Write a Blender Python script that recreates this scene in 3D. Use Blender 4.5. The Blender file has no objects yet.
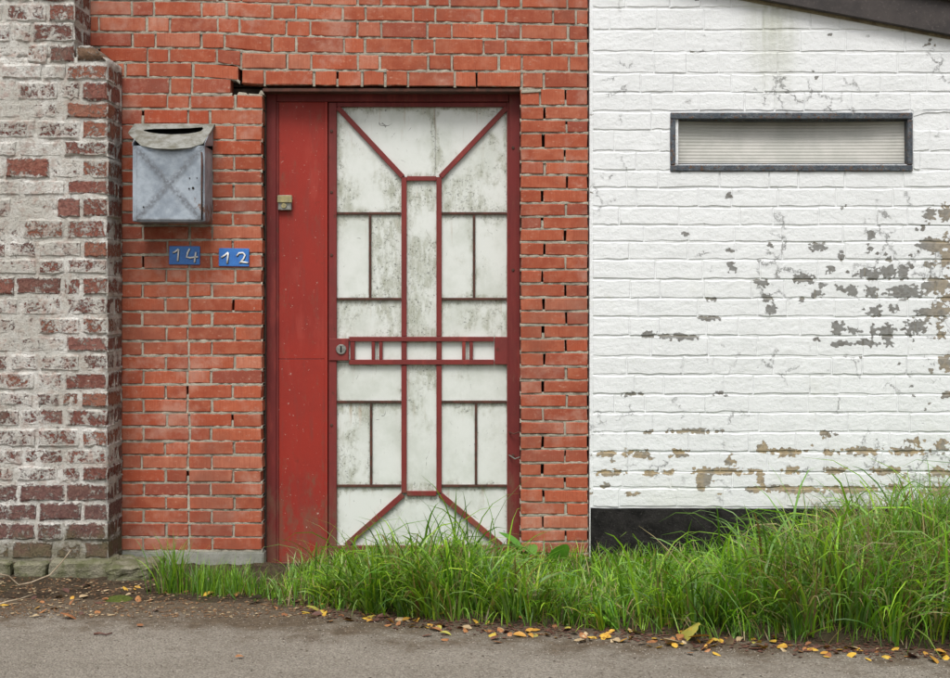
import bpy, bmesh, math, random
import numpy as np
from mathutils import Vector, noise as mn

S = bpy.context.scene
COL = S.collection

# ------------------------------------------------------------------ camera
D = 6.0            # metres from the camera to the red wall's face (y = 0)
K = 225.0          # picture units per metre on that face
HZ = 300.0         # picture row of the horizon
CAMZ = (565.0 - HZ) / K
cam = bpy.data.cameras.new('camera')
cam.sensor_width = 36.0
cam.lens = 36.0 * D / (950.0 / K)
cam.shift_y = -(339.0 - HZ) / 950.0
cam.clip_end = 1000
camo = bpy.data.objects.new('camera', cam)
camo.location = (0, -D, CAMZ)
camo.rotation_euler = (math.radians(90), 0, 0)
COL.objects.link(camo)
S.camera = camo
S.render.resolution_x, S.render.resolution_y = 1024, 731

# ------------------------------------------------------------------ sky and sun (overcast)
SUN_EL, SUN_AZ = math.radians(58), math.radians(190)
w = bpy.data.worlds.new('World'); S.world = w; w.use_nodes = True
nt = w.node_tree; nt.nodes.clear()
sky = nt.nodes.new('ShaderNodeTexSky'); sky.sky_type = 'NISHITA'; sky.sun_disc = False
sky.sun_elevation = SUN_EL; sky.sun_rotation = SUN_AZ
sky.air_density = 1.0; sky.dust_density = 4.0; sky.ozone_density = 1.0
hs = nt.nodes.new('ShaderNodeHueSaturation'); hs.inputs['Saturation'].default_value = 0.26
bg = nt.nodes.new('ShaderNodeBackground'); bg.inputs['Strength'].default_value = 0.095
wo = nt.nodes.new('ShaderNodeOutputWorld')
nt.links.new(sky.outputs[0], hs.inputs['Color']); nt.links.new(hs.outputs[0], bg.inputs['Color'])
nt.links.new(bg.outputs[0], wo.inputs['Surface'])
sl = bpy.data.lights.new('sun', 'SUN'); sl.energy = 1.5; sl.angle = math.radians(24); sl.color = (1.0, 0.975, 0.94)
so = bpy.data.objects.new('sun', sl); COL.objects.link(so)
sd = Vector((math.sin(SUN_AZ) * math.cos(SUN_EL), math.cos(SUN_AZ) * math.cos(SUN_EL), math.sin(SUN_EL)))
so.rotation_euler = sd.to_track_quat('Z', 'Y').to_euler()
so.location = sd * 30
vs = S.view_settings
vs.view_transform = 'Standard'; vs.look = 'None'; vs.exposure = 0.72; vs.gamma = 1.0; vs.use_curve_mapping = False

# ------------------------------------------------------------------ helpers: placement
def P(px, py, y=0.0):
    s = K * D / (D + y)
    return ((px - 475.0) / s, y, CAMZ - (py - HZ) / s)
def X(px, y=0.0): return P(px, 0, y)[0]
def Z(py, y=0.0): return P(0, py, y)[2]
def gnd(px, py, z=0.0):
    """point on the ground (height z) seen at a picture position"""
    t = (CAMZ - z) * K * D / (py - HZ)          # distance from camera
    return ((px - 475.0) * t / (K * D), t - D, z)

def worg(o):
    v = Vector((0, 0, 0))
    while o is not None:
        v += o.location; o = o.parent
    return v
def link(o, parent, c):
    COL.objects.link(o)
    if parent is not None:
        o.parent = parent
        o.location = Vector(c) - worg(parent)
    else:
        o.location = c
    return o
def tag(o, label, cat, group=None, kind=None):
    o['label'] = label; o['category'] = cat
    if group: o['group'] = group
    if kind: o['kind'] = kind
    return o
def thing(name, loc, label, cat, group=None):
    o = bpy.data.objects.new(name, None); o.empty_display_size = 0.05
    COL.objects.link(o); o.location = loc
    return tag(o, label, cat, group)
def mobj(name, vs_, fs, mat, parent=None, smooth=False, c=None):
    a = np.array(vs_, dtype=float)
    if c is None:
        c = (a.min(0) + a.max(0)) / 2
    c = np.array(c, dtype=float)
    me = bpy.data.meshes.new(name)
    me.from_pydata((a - c).tolist(), [], fs)
    me.update()
    if smooth:
        me.polygons.foreach_set('use_smooth', [True] * len(me.polygons))
    if mat: me.materials.append(mat)
    o = bpy.data.objects.new(name, me)
    return link(o, parent, c.tolist())
def bmobj(name, bm, mat, parent=None, smooth=False):
    bmesh.ops.recalc_face_normals(bm, faces=bm.faces)
    vs_ = [tuple(v.co) for v in bm.verts]
    bm.verts.index_update()
    fs = [[v.index for v in f.verts] for f in bm.faces]
    bm.free()
    return mobj(name, vs_, fs, mat, parent, smooth)
def bm_prism(bm, poly, y0, y1):
    n = len(poly)
    a = [bm.verts.new((x, y0, z)) for x, z in poly]
    b = [bm.verts.new((x, y1, z)) for x, z in poly]
    bm.faces.new(a); bm.faces.new(b[::-1])
    for i in range(n):
        bm.faces.new((a[i], b[i], b[(i + 1) % n], a[(i + 1) % n]))
def bev(bm, r, seg=1):
    if r > 0:
        bmesh.ops.bevel(bm, geom=bm.edges[:], offset=r, segments=seg, affect='EDGES', clamp_overlap=True)
def prism(name, poly, y0, y1, mat, parent, bevel=0.0015, smooth=False):
    bm = bmesh.new(); bm_prism(bm, poly, y0, y1); bev(bm, bevel)
    return bmobj(name, bm, mat, parent, smooth)
def box(name, x0, x1, y0, y1, z0, z1, mat, parent=None, bevel=0.0015):
    return prism(name, [(x0, z0), (x1, z0), (x1, z1), (x0, z1)], y0, y1, mat, parent, bevel)
def pbox(name, px0, px1, py0, py1, y0, y1, mat, parent=None, bevel=0.0015):
    return box(name, X(px0, y0), X(px1, y0), y0, y1, Z(py1, y0), Z(py0, y0), mat, parent, bevel)
def barpoly(a, b, wd):
    ax, az = a; bx, bz = b
    dx, dz = bx - ax, bz - az; L = math.hypot(dx, dz)
    nx, nz = -dz / L * wd / 2, dx / L * wd / 2
    return [(ax + nx, az + nz), (ax - nx, az - nz), (bx - nx, bz - nz), (bx + nx, bz + nz)]
def tube(name, pts, r, mat, parent, seg=6, flat=1.0, r1=None):
    pts = [Vector(p) for p in pts]
    n = len(pts); vs_, fs = [], []
    for i, p in enumerate(pts):
        t = (pts[min(i + 1, n - 1)] - pts[max(i - 1, 0)]).normalized()
        u = t.cross(Vector((0, 1, 0)))
        if u.length < 1e-3: u = t.cross(Vector((1, 0, 0)))
        u.normalize(); v = t.cross(u).normalized()
        rr = r if r1 is None else r + (r1 - r) * i / (n - 1)
        for k in range(seg):
            a = 2 * math.pi * k / seg
            vs_.append(tuple(p + u * math.cos(a) * rr + v * math.sin(a) * rr * flat))
    for i in range(n - 1):
        for k in range(seg):
            fs.append((i * seg + k, i * seg + (k + 1) % seg, (i + 1) * seg + (k + 1) % seg, (i + 1) * seg + k))
    fs.append(tuple(range(seg - 1, -1, -1))); fs.append(tuple((n - 1) * seg + k for k in range(seg)))
    return mobj(name, vs_, fs, mat, parent, True)
def disc(name, cx, cz, r, y0, y1, mat, parent, seg=20, bevel=0.001):
    poly = [(cx + r * math.cos(2 * math.pi * k / seg), cz + r * math.sin(2 * math.pi * k / seg)) for k in range(seg)]
    return prism(name, poly, y0, y1, mat, parent, bevel)

# ------------------------------------------------------------------ helpers: materials
class G:
    def __init__(s, name, rough=0.85, spec=0.3):
        s.m = bpy.data.materials.new(name); s.m.use_nodes = True
        s.t = s.m.node_tree; s.t.nodes.clear()
        s.b = s.n('ShaderNodeBsdfPrincipled'); s.b.inputs['Roughness'].default_value = rough
        s.b.inputs['Specular IOR Level'].default_value = spec
        s.o = s.n('ShaderNodeOutputMaterial')
        s.t.links.new(s.b.outputs[0], s.o.inputs['Surface'])
        s._pos = None
    def n(s, typ, ins=None, **props):
        nd = s.t.nodes.new(typ)
        for k, v in props.items(): setattr(nd, k, v)
        for k, v in (ins or {}).items(): s.put(nd.inputs[k], v)
        return nd
    def put(s, sock, v):
        if isinstance(v, bpy.types.NodeSocket): s.t.links.new(v, sock)
        else:
            if sock.type == 'RGBA' and len(v) == 3: v = (*v, 1)
            sock.default_value = v
    @property
    def pos(s):
        if s._pos is None: s._pos = s.n('ShaderNodeNewGeometry').outputs['Position']
        return s._pos
    def rnd(s): return s.n('ShaderNodeObjectInfo').outputs['Random']
    def objcol(s):
        o = s.n('ShaderNodeObjectInfo'); return o.outputs['Color'], o.outputs['Alpha']
    def ma(s, op, a, b=0.0, clamp=False):
        nd = s.n('ShaderNodeMath', {0: a, 1: b}, operation=op, use_clamp=clamp); return nd.outputs[0]
    def vm(s, op, a, b=(0, 0, 0), out=0):
        nd = s.n('ShaderNodeVectorMath', {0: a, 1: b}, operation=op); return nd.outputs[out]
    def scale(s, a, v): return s.vm('MULTIPLY', a, v)
    def noise(s, sc, det=4, rough=0.6, vec=None, dist=0.0, col=False):
        nd = s.n('ShaderNodeTexNoise', {'Scale': sc, 'Detail': det, 'Roughness': rough, 'Distortion': dist, 'Vector': vec if vec is not None else s.pos})
        return nd.outputs['Color' if col else 'Fac']
    def voro(s, sc, vec=None, feat='F1', out='Distance'):
        nd = s.n('ShaderNodeTexVoronoi', {'Scale': sc, 'Vector': vec if vec is not None else s.pos}, feature=feat)
        return nd.outputs[out]
    def rim(s):
        u, v, w = s.xyz(s.n('ShaderNodeTexCoord').outputs['Generated'])
        nx, ny, nz = s.xyz(s.n('ShaderNodeNewGeometry').outputs['True Normal'])
        eu = s.ma('ADD', s.ma('MULTIPLY', s.ma('MINIMUM', u, s.ma('SUBTRACT', 1.0, u)), 2.4), s.mr(s.ma('ABSOLUTE', nx), 0.75, 0.95))
        return s.ma('MINIMUM', eu, s.ma('MINIMUM', w, s.ma('SUBTRACT', 1.0, w)))
    def mr(s, v, a, b, c=0.0, d=1.0):
        nd = s.n('ShaderNodeMapRange', {'Value': v, 'From Min': a, 'From Max': b, 'To Min': c, 'To Max': d}, interpolation_type='SMOOTHSTEP')
        return nd.outputs[0]
    def mix(s, f, a, b, mode='MIX'):
        nd = s.n('ShaderNodeMix', data_type='RGBA', blend_type=mode)
        s.put(nd.inputs[0], f); s.put(nd.inputs[6], a); s.put(nd.inputs[7], b)
        return nd.outputs[2]
    def xyz(s, v=None):
        nd = s.n('ShaderNodeSeparateXYZ', {0: v if v is not None else s.pos}); return nd.outputs
    def out(s, col=None, bump=None, bs=0.4, bd=0.003, rough=None, **kw):
        if col is not None: s.put(s.b.inputs['Base Color'], col)
        if rough is not None: s.put(s.b.inputs['Roughness'], rough)
        for k, v in kw.items(): s.put(s.b.inputs[k.replace('_', ' ')], v)
        if bump is not None:
            nd = s.n('ShaderNodeBump', {'Strength': bs, 'Distance': bd, 'Height': bump})
            s.t.links.new(nd.outputs[0], s.b.inputs['Normal'])
        return s.m

def m_red_brick():
    g = G('red_wire_cut_brick', 0.9, 0.08)
    r = g.rnd()
    c = g.mix(g.mr(r, 0.0, 0.75), (0.36, 0.080, 0.040), (0.44, 0.125, 0.066))
    c = g.mix(g.mr(r, 0.86, 1.0), c, (0.50, 0.20, 0.125))
    c = g.mix(g.mr(g.ma('FRACT', g.ma('MULTIPLY', r, 17.3)), 0.66, 1.0), c, (0.26, 0.075, 0.052))
    off = g.n('ShaderNodeCombineXYZ', {0: g.ma('MULTIPLY', r, 31.0), 1: 0.0, 2: g.ma('MULTIPLY', r, 57.0)}).outputs[0]
    p = g.vm('ADD', g.pos, off)
    st = g.noise(1.0, 3, 0.7, g.scale(p, (190, 20, 9)))
    bl = g.noise(14, 5, 0.65, p)
    fine = g.noise(260, 3, 0.6, p)
    c = g.mix(g.mr(st, 0.35, 0.75, 0.0, 0.55), c, (0.27, 0.055, 0.030))
    c = g.mix(g.mr(bl, 0.52, 0.75, 0.0, 0.42), c, (0.52, 0.27, 0.19))
    c = g.mix(g.mr(bl, 0.46, 0.25, 0.0, 0.4), c, (0.25, 0.055, 0.035))
    c = g.mix(g.mr(g.noise(75, 5, 0.7, p), 0.54, 0.70, 0.0, 0.5), c, (0.24, 0.06, 0.035))
    c = g.mix(g.mr(g.noise(48, 5, 0.7, p), 0.56, 0.70, 0.0, 0.45), c, (0.56, 0.27, 0.17))
    c = g.mix(g.mr(fine, 0.62, 0.72, 0.0, 0.35), c, (0.20, 0.05, 0.035))
    # lime smears
    sm = g.noise(30, 6, 0.75, p)
    c = g.mix(g.mr(sm, 0.62, 0.69, 0.0, 0.55), c, (0.50, 0.43, 0.35))
    vv_ = g.ma('FRACT', g.ma('MULTIPLY', r, 41.7))
    c = g.mix(g.mr(vv_, 0.0, 1.0, 0.0, 0.7), c, g.mix(g.mr(bl, 0.4, 0.6), (0.27, 0.066, 0.036), (0.36, 0.115, 0.065)))
    c = g.mix(g.mr(g.noise(1.0, 4, 0.65, g.scale(p, (26, 8, 60))), 0.58, 0.72, 0, 0.55), c, (0.54, 0.30, 0.21))
    rm = g.rim()
    ew = g.ma('ADD', g.mr(rm, 0.16, 0.0, 0.0, 0.42), g.ma('MULTIPLY', g.ma('SUBTRACT', g.noise(34, 6, 0.75), 0.5), 1.5))
    c = g.mix(g.mr(ew, 0.36, 0.56, 0.0, 0.75), c, (0.45, 0.37, 0.285))
    ew2 = g.ma('ADD', g.mr(rm, 0.22, 0.0, 0.0, 0.40), g.ma('MULTIPLY', g.ma('SUBTRACT', g.noise(27, 6, 0.75, p), 0.5), 1.4))
    c = g.mix(g.mr(ew2, 0.30, 0.62, 0.0, 0.6), c, (0.19, 0.06, 0.04))
    hz = g.noise(4.3, 6, 0.7, g.vm('ADD', g.pos, (7, 0, 3)))
    c = g.mix(g.mr(hz, 0.50, 0.68, 0.0, 0.42), c, (0.50, 0.33, 0.26))
    # grime with a shape of its own over the whole wall
    gr = g.noise(2.3, 6, 0.6)
    c = g.mix(g.mr(gr, 0.48, 0.68, 0.0, 0.5), c, (0.20, 0.085, 0.06))
    h = g.ma('ADD', g.ma('MULTIPLY', st, 0.5), g.ma('MULTIPLY', fine, 0.3))
    return g.out(c, h, 0.5, 0.002)
def m_mortar(name, a, b, dark):
    g = G(name, 0.95, 0.1)
    n1 = g.noise(18, 6, 0.7); n2 = g.noise(170, 4, 0.7)
    c = g.mix(g.mr(n1, 0.35, 0.65), a, b)
    c = g.mix(g.mr(n2, 0.55, 0.7, 0, 0.5), c, dark)
    c = g.mix(g.mr(g.noise(5, 5, 0.6), 0.56, 0.7, 0, 0.45), c, (0.13, 0.125, 0.08))
    return g.out(c, n2, 0.7, 0.004)
def m_whitewash():
    """old brick, object colour = clay colour, alpha = how much limewash is left"""
    g = G('limewashed_old_brick', 0.95, 0.08)
    base, amt = g.objcol()
    n1 = g.noise(15, 8, 0.76, None, 0.4); n2 = g.noise(110, 6, 0.75); n3 = g.noise(7, 6, 0.65); n4 = g.noise(48, 6, 0.76, None, 0.8); n5 = g.noise(26, 6, 0.7)
    c = g.mix(g.mr(n4, 0.40, 0.62), g.mix(0.4, base, (0.13, 0.065, 0.055)), g.mix(0.4, base, (0.42, 0.25, 0.19)))
    c = g.mix(g.mr(n2, 0.50, 0.66, 0, 0.7), c, (0.09, 0.05, 0.042))
    c = g.mix(g.mr(n3, 0.54, 0.68, 0, 0.4), c, (0.22, 0.18, 0.145))
    lime = g.mix(g.mr(n3, 0.36, 0.60), (0.74, 0.725, 0.68), (0.56, 0.54, 0.485))
    lime = g.mix(g.mr(n4, 0.50, 0.62, 0, 0.6), lime, (0.44, 0.385, 0.335))
    lime = g.mix(g.mr(n2, 0.53, 0.66, 0, 0.7), lime, (0.24, 0.205, 0.175))
    # thin wash: the clay shows pink through it
    lime = g.mix(g.mr(n5, 0.50, 0.62, 0, 0.55), lime, g.mix(0.55, base, (0.52, 0.40, 0.34)))
    t = g.ma('ADD', g.ma('MULTIPLY', g.ma('SUBTRACT', n1, 0.5), 1.7), g.ma('MULTIPLY', g.ma('SUBTRACT', n4, 0.5), 1.7))
    t = g.ma('ADD', t, g.ma('MULTIPLY', g.ma('SUBTRACT', n2, 0.5), 1.3))
    t = g.ma('ADD', t, amt)
    t = g.ma('ADD', t, g.mr(g.rim(), 0.26, 0.02, 0.0, 0.42))
    k = g.mr(t, 0.38, 0.60)
    c = g.mix(k, c, lime)
    # moss and damp on the lowest courses
    z = g.xyz()[2]
    ms = g.ma('ADD', g.mr(z, 0.40, 0.05, 0, 0.55), g.ma('SUBTRACT', g.noise(11, 6, 0.7), 0.5))
    c = g.mix(g.mr(ms, 0.25, 0.6, 0, 0.8), c, (0.15, 0.135, 0.075))
    h = g.ma('ADD', g.ma('MULTIPLY', k, 0.5), g.ma('ADD', g.ma('MULTIPLY', n1, 1.0), g.ma('ADD', g.ma('MULTIPLY', n2, 0.8), g.ma('MULTIPLY', n4, 1.0))))
    return g.out(c, h, 1.0, 0.009)

PEEL = [(930,214,6,6),(946,214,6,8),(935,245,16,7),(946,258,5,8),(931,264,7,2),(870,235.5,5,3),(818,247,6,4.5),(841,256.6,3,3.5),(890,259,2.5,3),
 (830,268.5,6,3.5),(870,274,11,5),(888,272,8,6),(903,272,4.5,6),(804,278.5,9,4.5),(841,289.7,5,2.5),(852,291,5,5),(871.5,291,6.5,5),(904.5,292,18,6),
 (935,285,18,7),(948,298,7,6),(816,294,6.5,2.5),(876,311,6,4.5),(893,308.5,6,3),(935,312,20,7),(838,328.6,6,6),(854,331,7,3),(874,330,5,4.5),
 (887,331,8,6.5),(916,326,12,6),(938,325,3,4),(942,335,3,3),(839.5,343.5,8,3),(865.5,343,12,3),(889,343.5,6,3),(946,362,6,8),(948,395,6,2.5),
 (824,434,6,2.5),(915,441,9,3),(941,444,7,6),(788,452,16,3.5),(828,452,5,3),(863,451,18,3.3),(909,451,19,3.3),(791,471,7,3),(836,471,11,3),
 (885.5,471,14,3.5),(941,472,13,4),(796,489.7,26,3),(850,489.7,26,3.3),(895,488.6,9,4),(941,491,10,6),(606,454,9,2.7),(642,455,12,3),(679,454,9,3),
 (610,473,14,2.4),(650,473.5,6.5,2.6),(669,472.4,6.5,2.6),(723,471.6,29,3.5),(731,462,3.7,6.5),(701,483.5,3.5,9),(707,481,5,5),(760,478,3.5,8),
 (776,488.4,16,3),(752,490,8,3),(762.6,448,4.7,4.7),(776,451,16,2),(606,486,4,2),(630,494,8,2),(632,394,8,1.4),(693,431,24,1.9),(720,394,6.5,1.4),
 (761.5,282.6,8,3),(771,308.5,5,4.5),(767,298,5,3.5),(713,299.6,5,2),(711,318.4,12,2),(648,335,7.5,3),(679,337,18,2.2),(732,267,3,5),(686,233.5,3.3,1.7),
 (770,246,5,1.5),(732,251,5,1.5),(730,196,3,2.5),(822,285,3,3),(800,300,3,2),(612,458,3,5),(625,455,2,4),(648,432,5,1.6)]
def m_white(name, bare_a, bare_b):
    g = G(name, 0.62, 0.35)
    d1 = g.noise(46, 6, 0.78, None, 0, True)
    d2 = g.noise(160, 4, 0.7, None, 0, True)
    pd = g.vm('ADD', g.pos, g.scale(g.vm('SUBTRACT', d2, (.5, .5, .5)), (0.016, 0, 0.012)))
    pd = g.vm('ADD', pd, g.scale(g.vm('SUBTRACT', d1, (.5, .5, .5)), (0.020, 0, 0.014)))
    vo = g.n('ShaderNodeTexVoronoi', {'Scale': 1.0, 'Vector': g.scale(pd, (72, 72, 96))})
    p = g.scale(vo.outputs['Position'], (1 / 72, 1 / 72, 1 / 96)); hsh = g.xyz(vo.outputs['Color'])
    f = None
    for cx, cy, rx, ry in PEEL:
        c = P(cx, cy, WY); s = K * D / (D + WY)
        q = g.scale(g.vm('SUBTRACT', p, c), (s / (rx + 0.5), 0, s / (ry + 0.5)))
        L = g.vm('LENGTH', q, out='Value')
        f = L if f is None else g.ma('MINIMUM', f, L)
    f = g.ma('ADD', f, g.ma('MULTIPLY', g.ma('SUBTRACT', hsh[0], 0.5), 0.75))
    mask = g.mr(f, 1.0, 0.98)
    # small chips, thicker towards the worn right end and low down
    x, y, z = g.xyz()
    wear = g.ma('ADD', g.mr(x, 0.9, 2.1, 0.0, 0.055), g.mr(z, 0.75, 0.3, 0.0, 0.03))
    wear = g.ma('ADD', wear, g.ma('MULTIPLY', g.mr(g.ma('ABSOLUTE', g.ma('SUBTRACT', z, Z(275))), 0.45, 0.05, 0, 0.055), g.mr(x, X(790), X(900))))
    sp = g.ma('ADD', g.noise(11, 4, 0.7, p), g.ma('MULTIPLY', hsh[1], 0.16))
    mask2 = g.mr(g.ma('ADD', sp, wear), 0.825, 0.83)
    sp2 = g.noise(1.0, 4, 0.7, g.scale(g.pos, (70, 10, 110)))
    mask3 = g.mr(g.ma('ADD', sp2, g.ma('MULTIPLY', wear, 0.8)), 0.735, 0.745)
    mask = g.ma('MAXIMUM', mask, g.ma('MAXIMUM', mask2, mask3))
    n1 = g.noise(3.0, 6, 0.65); n2 = g.noise(55, 5, 0.65); n3 = g.noise(300, 3, 0.6)
    c = g.mix(g.mr(n1, 0.4, 0.7, 0, 0.6), (0.735, 0.750, 0.752), (0.665, 0.68, 0.678))
    c = g.mix(g.mr(n2, 0.55, 0.72, 0, 0.35), c, (0.60, 0.60, 0.57))
    # run-off stain below the eave and a faint green one low down
    sx = g.ma('MULTIPLY', g.mr(g.ma('ABSOLUTE', g.ma('SUBTRACT', x, X(772))), 0.16, 0.03), g.mr(z, Z(125), Z(20)))
    c = g.mix(g.ma('MULTIPLY', sx, g.mr(g.noise(1.0, 5, .6, g.scale(g.pos, (24, 8, 3))), 0.25, 0.6, 0.15, 0.8)), c, (0.47, 0.485, 0.41))
    c = g.mix(g.mr(g.ma('ADD', g.noise(2.2, 5, 0.6), g.mr(z, 0.9, 0.2, 0, 0.12)), 0.60, 0.74, 0, 0.4), c, (0.60, 0.61, 0.54))
    tan = g.ma('MAXIMUM', g.mr(z, Z(420), Z(445)), g.mr(x, X(915), X(945), 0, 0.6))
    bare = g.mix(g.ma('MULTIPLY', tan, g.mr(g.noise(13, 4, 0.6), 0.38, 0.52, 0.3, 1.0)), bare_a, bare_b)
    bare = g.mix(g.mr(n2, 0.4, 0.7, 0, 0.4), bare, (0.16, 0.14, 0.11))
    bare = g.mix(g.ma('MULTIPLY', g.mr(hsh[2], 0.6, 1.0), 0.5), bare, (0.13, 0.115, 0.10))
    cv = g.vm('ADD', g.pos, g.scale(d1, (0.10, 0, 0.10)))
    cr = g.ma('MULTIPLY', g.mr(g.voro(8.5, cv, 'DISTANCE_TO_EDGE'), 0.016, 0.006), g.mr(g.ma('ADD', g.noise(4.1, 4, 0.6), wear), 0.58, 0.64))
    c = g.mix(g.ma('MULTIPLY', cr, 0.75), c, (0.22, 0.215, 0.20))
    c = g.mix(mask, c, bare)
    mask = g.ma('MAXIMUM', mask, g.ma('MULTIPLY', cr, 0.6))
    h = g.ma('ADD', g.ma('MULTIPLY', mask, -1.0), g.ma('ADD', g.ma('MULTIPLY', n2, 1.0), g.ma('MULTIPLY', n3, 0.25)))
    h = g.ma('ADD', h, g.ma('MULTIPLY', g.noise(1.0, 3, 0.5, g.scale(g.pos, (14, 14, 34))), 0.9))
    return g.out(c, h, 0.8, 0.004, rough=g.mr(mask, 0, 1, 0.6, 0.95))
def m_paint(name, a, b, rust=0.5, rough=0.42, chip=0.77):
    g = G(name, rough, 0.22)
    n1 = g.noise(3.5, 6, 0.65); n2 = g.noise(60, 5, 0.7); n3 = g.noise(1.0, 4, 0.6, g.scale(g.pos, (40, 40, 5)))
    c = g.mix(g.mr(n1, 0.35, 0.68), a, b)
    c = g.mix(g.mr(n3, 0.50, 0.75, 0, 0.45), c, (0.19, 0.045, 0.035))
    sc = g.noise(1.0, 4, .7, g.scale(g.pos, (170, 20, 12)))
    c = g.mix(g.mr(sc, 0.66, 0.72, 0, 0.35), c, (0.40, 0.13, 0.10))
    sc2 = g.noise(1.0, 4, .7, g.scale(g.pos, (18, 20, 150)))
    c = g.mix(g.mr(sc2, 0.70, 0.74, 0, 0.5), c, (0.46, 0.24, 0.19))
    k = g.mr(n2, chip - 0.01, chip + 0.01)
    c = g.mix(g.mr(g.noise(24, 6, 0.75), 0.60, 0.68, 0, rust), c, (0.075, 0.03, 0.02))
    zz = g.xyz()[2]
    c = g.mix(g.mr(g.ma('ADD', g.noise(1.0, 6, .72, g.scale(g.pos, (22, 22, 9))), g.mr(zz, 0.55, 0.0, 0, 0.22)), 0.56, 0.78, 0, 0.6), c, (0.15, 0.085, 0.055))
    c = g.mix(g.mr(g.noise(1.0, 5, .65, g.scale(g.pos, (9, 9, 2.2))), 0.52, 0.72, 0, 0.4), c, (0.40, 0.075, 0.055))
    c = g.mix(g.ma('MULTIPLY', k, 0.8), c, (0.52, 0.40, 0.34))
    c = g.mix(g.mr(g.noise(420, 3, .6), 0.62, 0.7, 0, .25), c, (0.10, 0.03, 0.025))
    h = g.ma('ADD', g.ma('MULTIPLY', k, -0.6), g.ma('MULTIPLY', n2, 0.5))
    return g.out(c, h, 0.3, 0.002, rough=g.mr(n1, 0.3, 0.7, rough - 0.08, rough + 0.2))
def m_pane():
    """object alpha = how grimy this pane is"""
    g = G('dirty_milk_glass', 0.28, 0.4)
    oc, amt = g.objcol()
    r = g.rnd()
    off = g.n('ShaderNodeCombineXYZ', {0: g.ma('MULTIPLY', r, 13.0), 1: 0.0, 2: g.ma('MULTIPLY', r, 29.0)}).outputs[0]
    p = g.vm('ADD', g.pos, off)
    n1 = g.noise(5, 6, 0.65, p)
    st = g.noise(1.0, 6, 0.72, g.scale(p, (40, 10, 13)))
    sp = g.noise(105, 6, 0.8, p); sp3 = g.noise(38, 6, 0.78, p)
    c = g.mix(g.mr(n1, 0.4, 0.7), (0.67, 0.695, 0.66), (0.55, 0.58, 0.53))
    ge = g.n('ShaderNodeTexCoord').outputs['Generated']; u, v_, w_ = g.xyz(ge)
    e = g.ma('MINIMUM', g.ma('MINIMUM', u, g.ma('SUBTRACT', 1.0, u)), g.ma('MINIMUM', w_, g.ma('SUBTRACT', 1.0, w_)))
    top = g.ma('SUBTRACT', 1.0, w_)
    edge = g.ma('ADD', g.mr(e, 0.10, 0.0, 0, 0.20), g.mr(top, 0.22, 0.0, 0, 0.16))
    a2 = g.ma('ADD', g.ma('MULTIPLY', g.ma('SUBTRACT', amt, 0.5), 0.34), edge)
    patch = g.mr(g.ma('ADD', g.noise(6.5, 5, 0.65, p), a2), 0.50, 0.72)
    c = g.mix(g.ma('MULTIPLY', patch, g.mr(st, 0.38, 0.64, 0.12, 0.85)), c, (0.33, 0.34, 0.265))
    spk = g.ma('MULTIPLY', g.mr(sp, 0.52, 0.60), g.mr(patch, 0.15, 0.9, 0.0, 0.9))
    c = g.mix(g.ma('MULTIPLY', spk, g.mr(sp3, 0.42, 0.58)), c, (0.085, 0.09, 0.075))
    scratch = g.noise(1.0, 3, 0.6, g.scale(g.vm('ADD', p, g.scale(g.noise(6, 2, .5, p, 0, True), (.3, 0, .3))), (150, 10, 22)))
    c = g.mix(g.mr(scratch, 0.69, 0.72, 0, 0.8), c, (0.14, 0.14, 0.13))
    c = g.mix(g.mr(sp3, 0.70, 0.73, 0, 0.85), c, (0.10, 0.10, 0.09))
    # rust runs
    c = g.mix(g.ma('MULTIPLY', g.mr(g.noise(1.0, 4, 0.6, g.scale(p, (60, 5, 4))), 0.60, 0.72), g.mr(top, 0.6, 0.0, 0, 0.5)), c, (0.36, 0.25, 0.15))
    return g.out(c, sp, 0.08, 0.001, rough=g.mr(patch, 0, 1, 0.22, 0.75))
def m_zinc():
    g = G('weathered_galvanised_sheet', 0.48, 0.5)
    n1 = g.noise(9, 6, 0.65); n2 = g.noise(70, 5, 0.7)
    c = g.mix(g.mr(n1, 0.35, 0.68), (0.385, 0.435, 0.485), (0.20, 0.235, 0.275))
    c = g.mix(g.mr(n2, 0.5, 0.72, 0, 0.4), c, (0.24, 0.26, 0.28))
    # crease shade painted dark along the pressed diagonals of the door
    x, y, z = g.xyz(); cx, cz = X(169, -.185), Z(184, -.185)
    u = g.ma('ABSOLUTE', g.ma('MULTIPLY', g.ma('SUBTRACT', x, cx), 1 / 0.142)); v = g.ma('ABSOLUTE', g.ma('MULTIPLY', g.ma('SUBTRACT', z, cz), 1 / 0.155))
    dg = g.ma('ABSOLUTE', g.ma('SUBTRACT', u, v))
    c = g.mix(g.ma('MULTIPLY', g.mr(dg, 0.24, 0.02), g.mr(n2, 0.35, 0.6, 0.25, 0.9)), c, (0.125, 0.135, 0.15))
    ru = g.ma('ADD', g.noise(16, 6, 0.75), g.ma('MULTIPLY', g.mr(x, X(180, -.18), X(204, -.18)), g.mr(z, Z(180, -.18), Z(220, -.18), 0, 0.17)))
    c = g.mix(g.mr(ru, 0.65, 0.72, 0, 0.85), c, (0.15, 0.068, 0.028))
    eu = g.ma('MAXIMUM', u, v)
    c = g.mix(g.ma('MULTIPLY', g.mr(y, -.180, -.184), g.ma('MULTIPLY', g.mr(eu, 0.93, 1.02), g.mr(n1, 0.4, 0.6, 0.2, 0.85))), c, (0.10, 0.075, 0.055))
    return g.out(c, n2, 0.25, 0.002, rough=g.mr(n1, 0.3, 0.7, 0.4, 0.62), Metallic=0.25)
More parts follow.
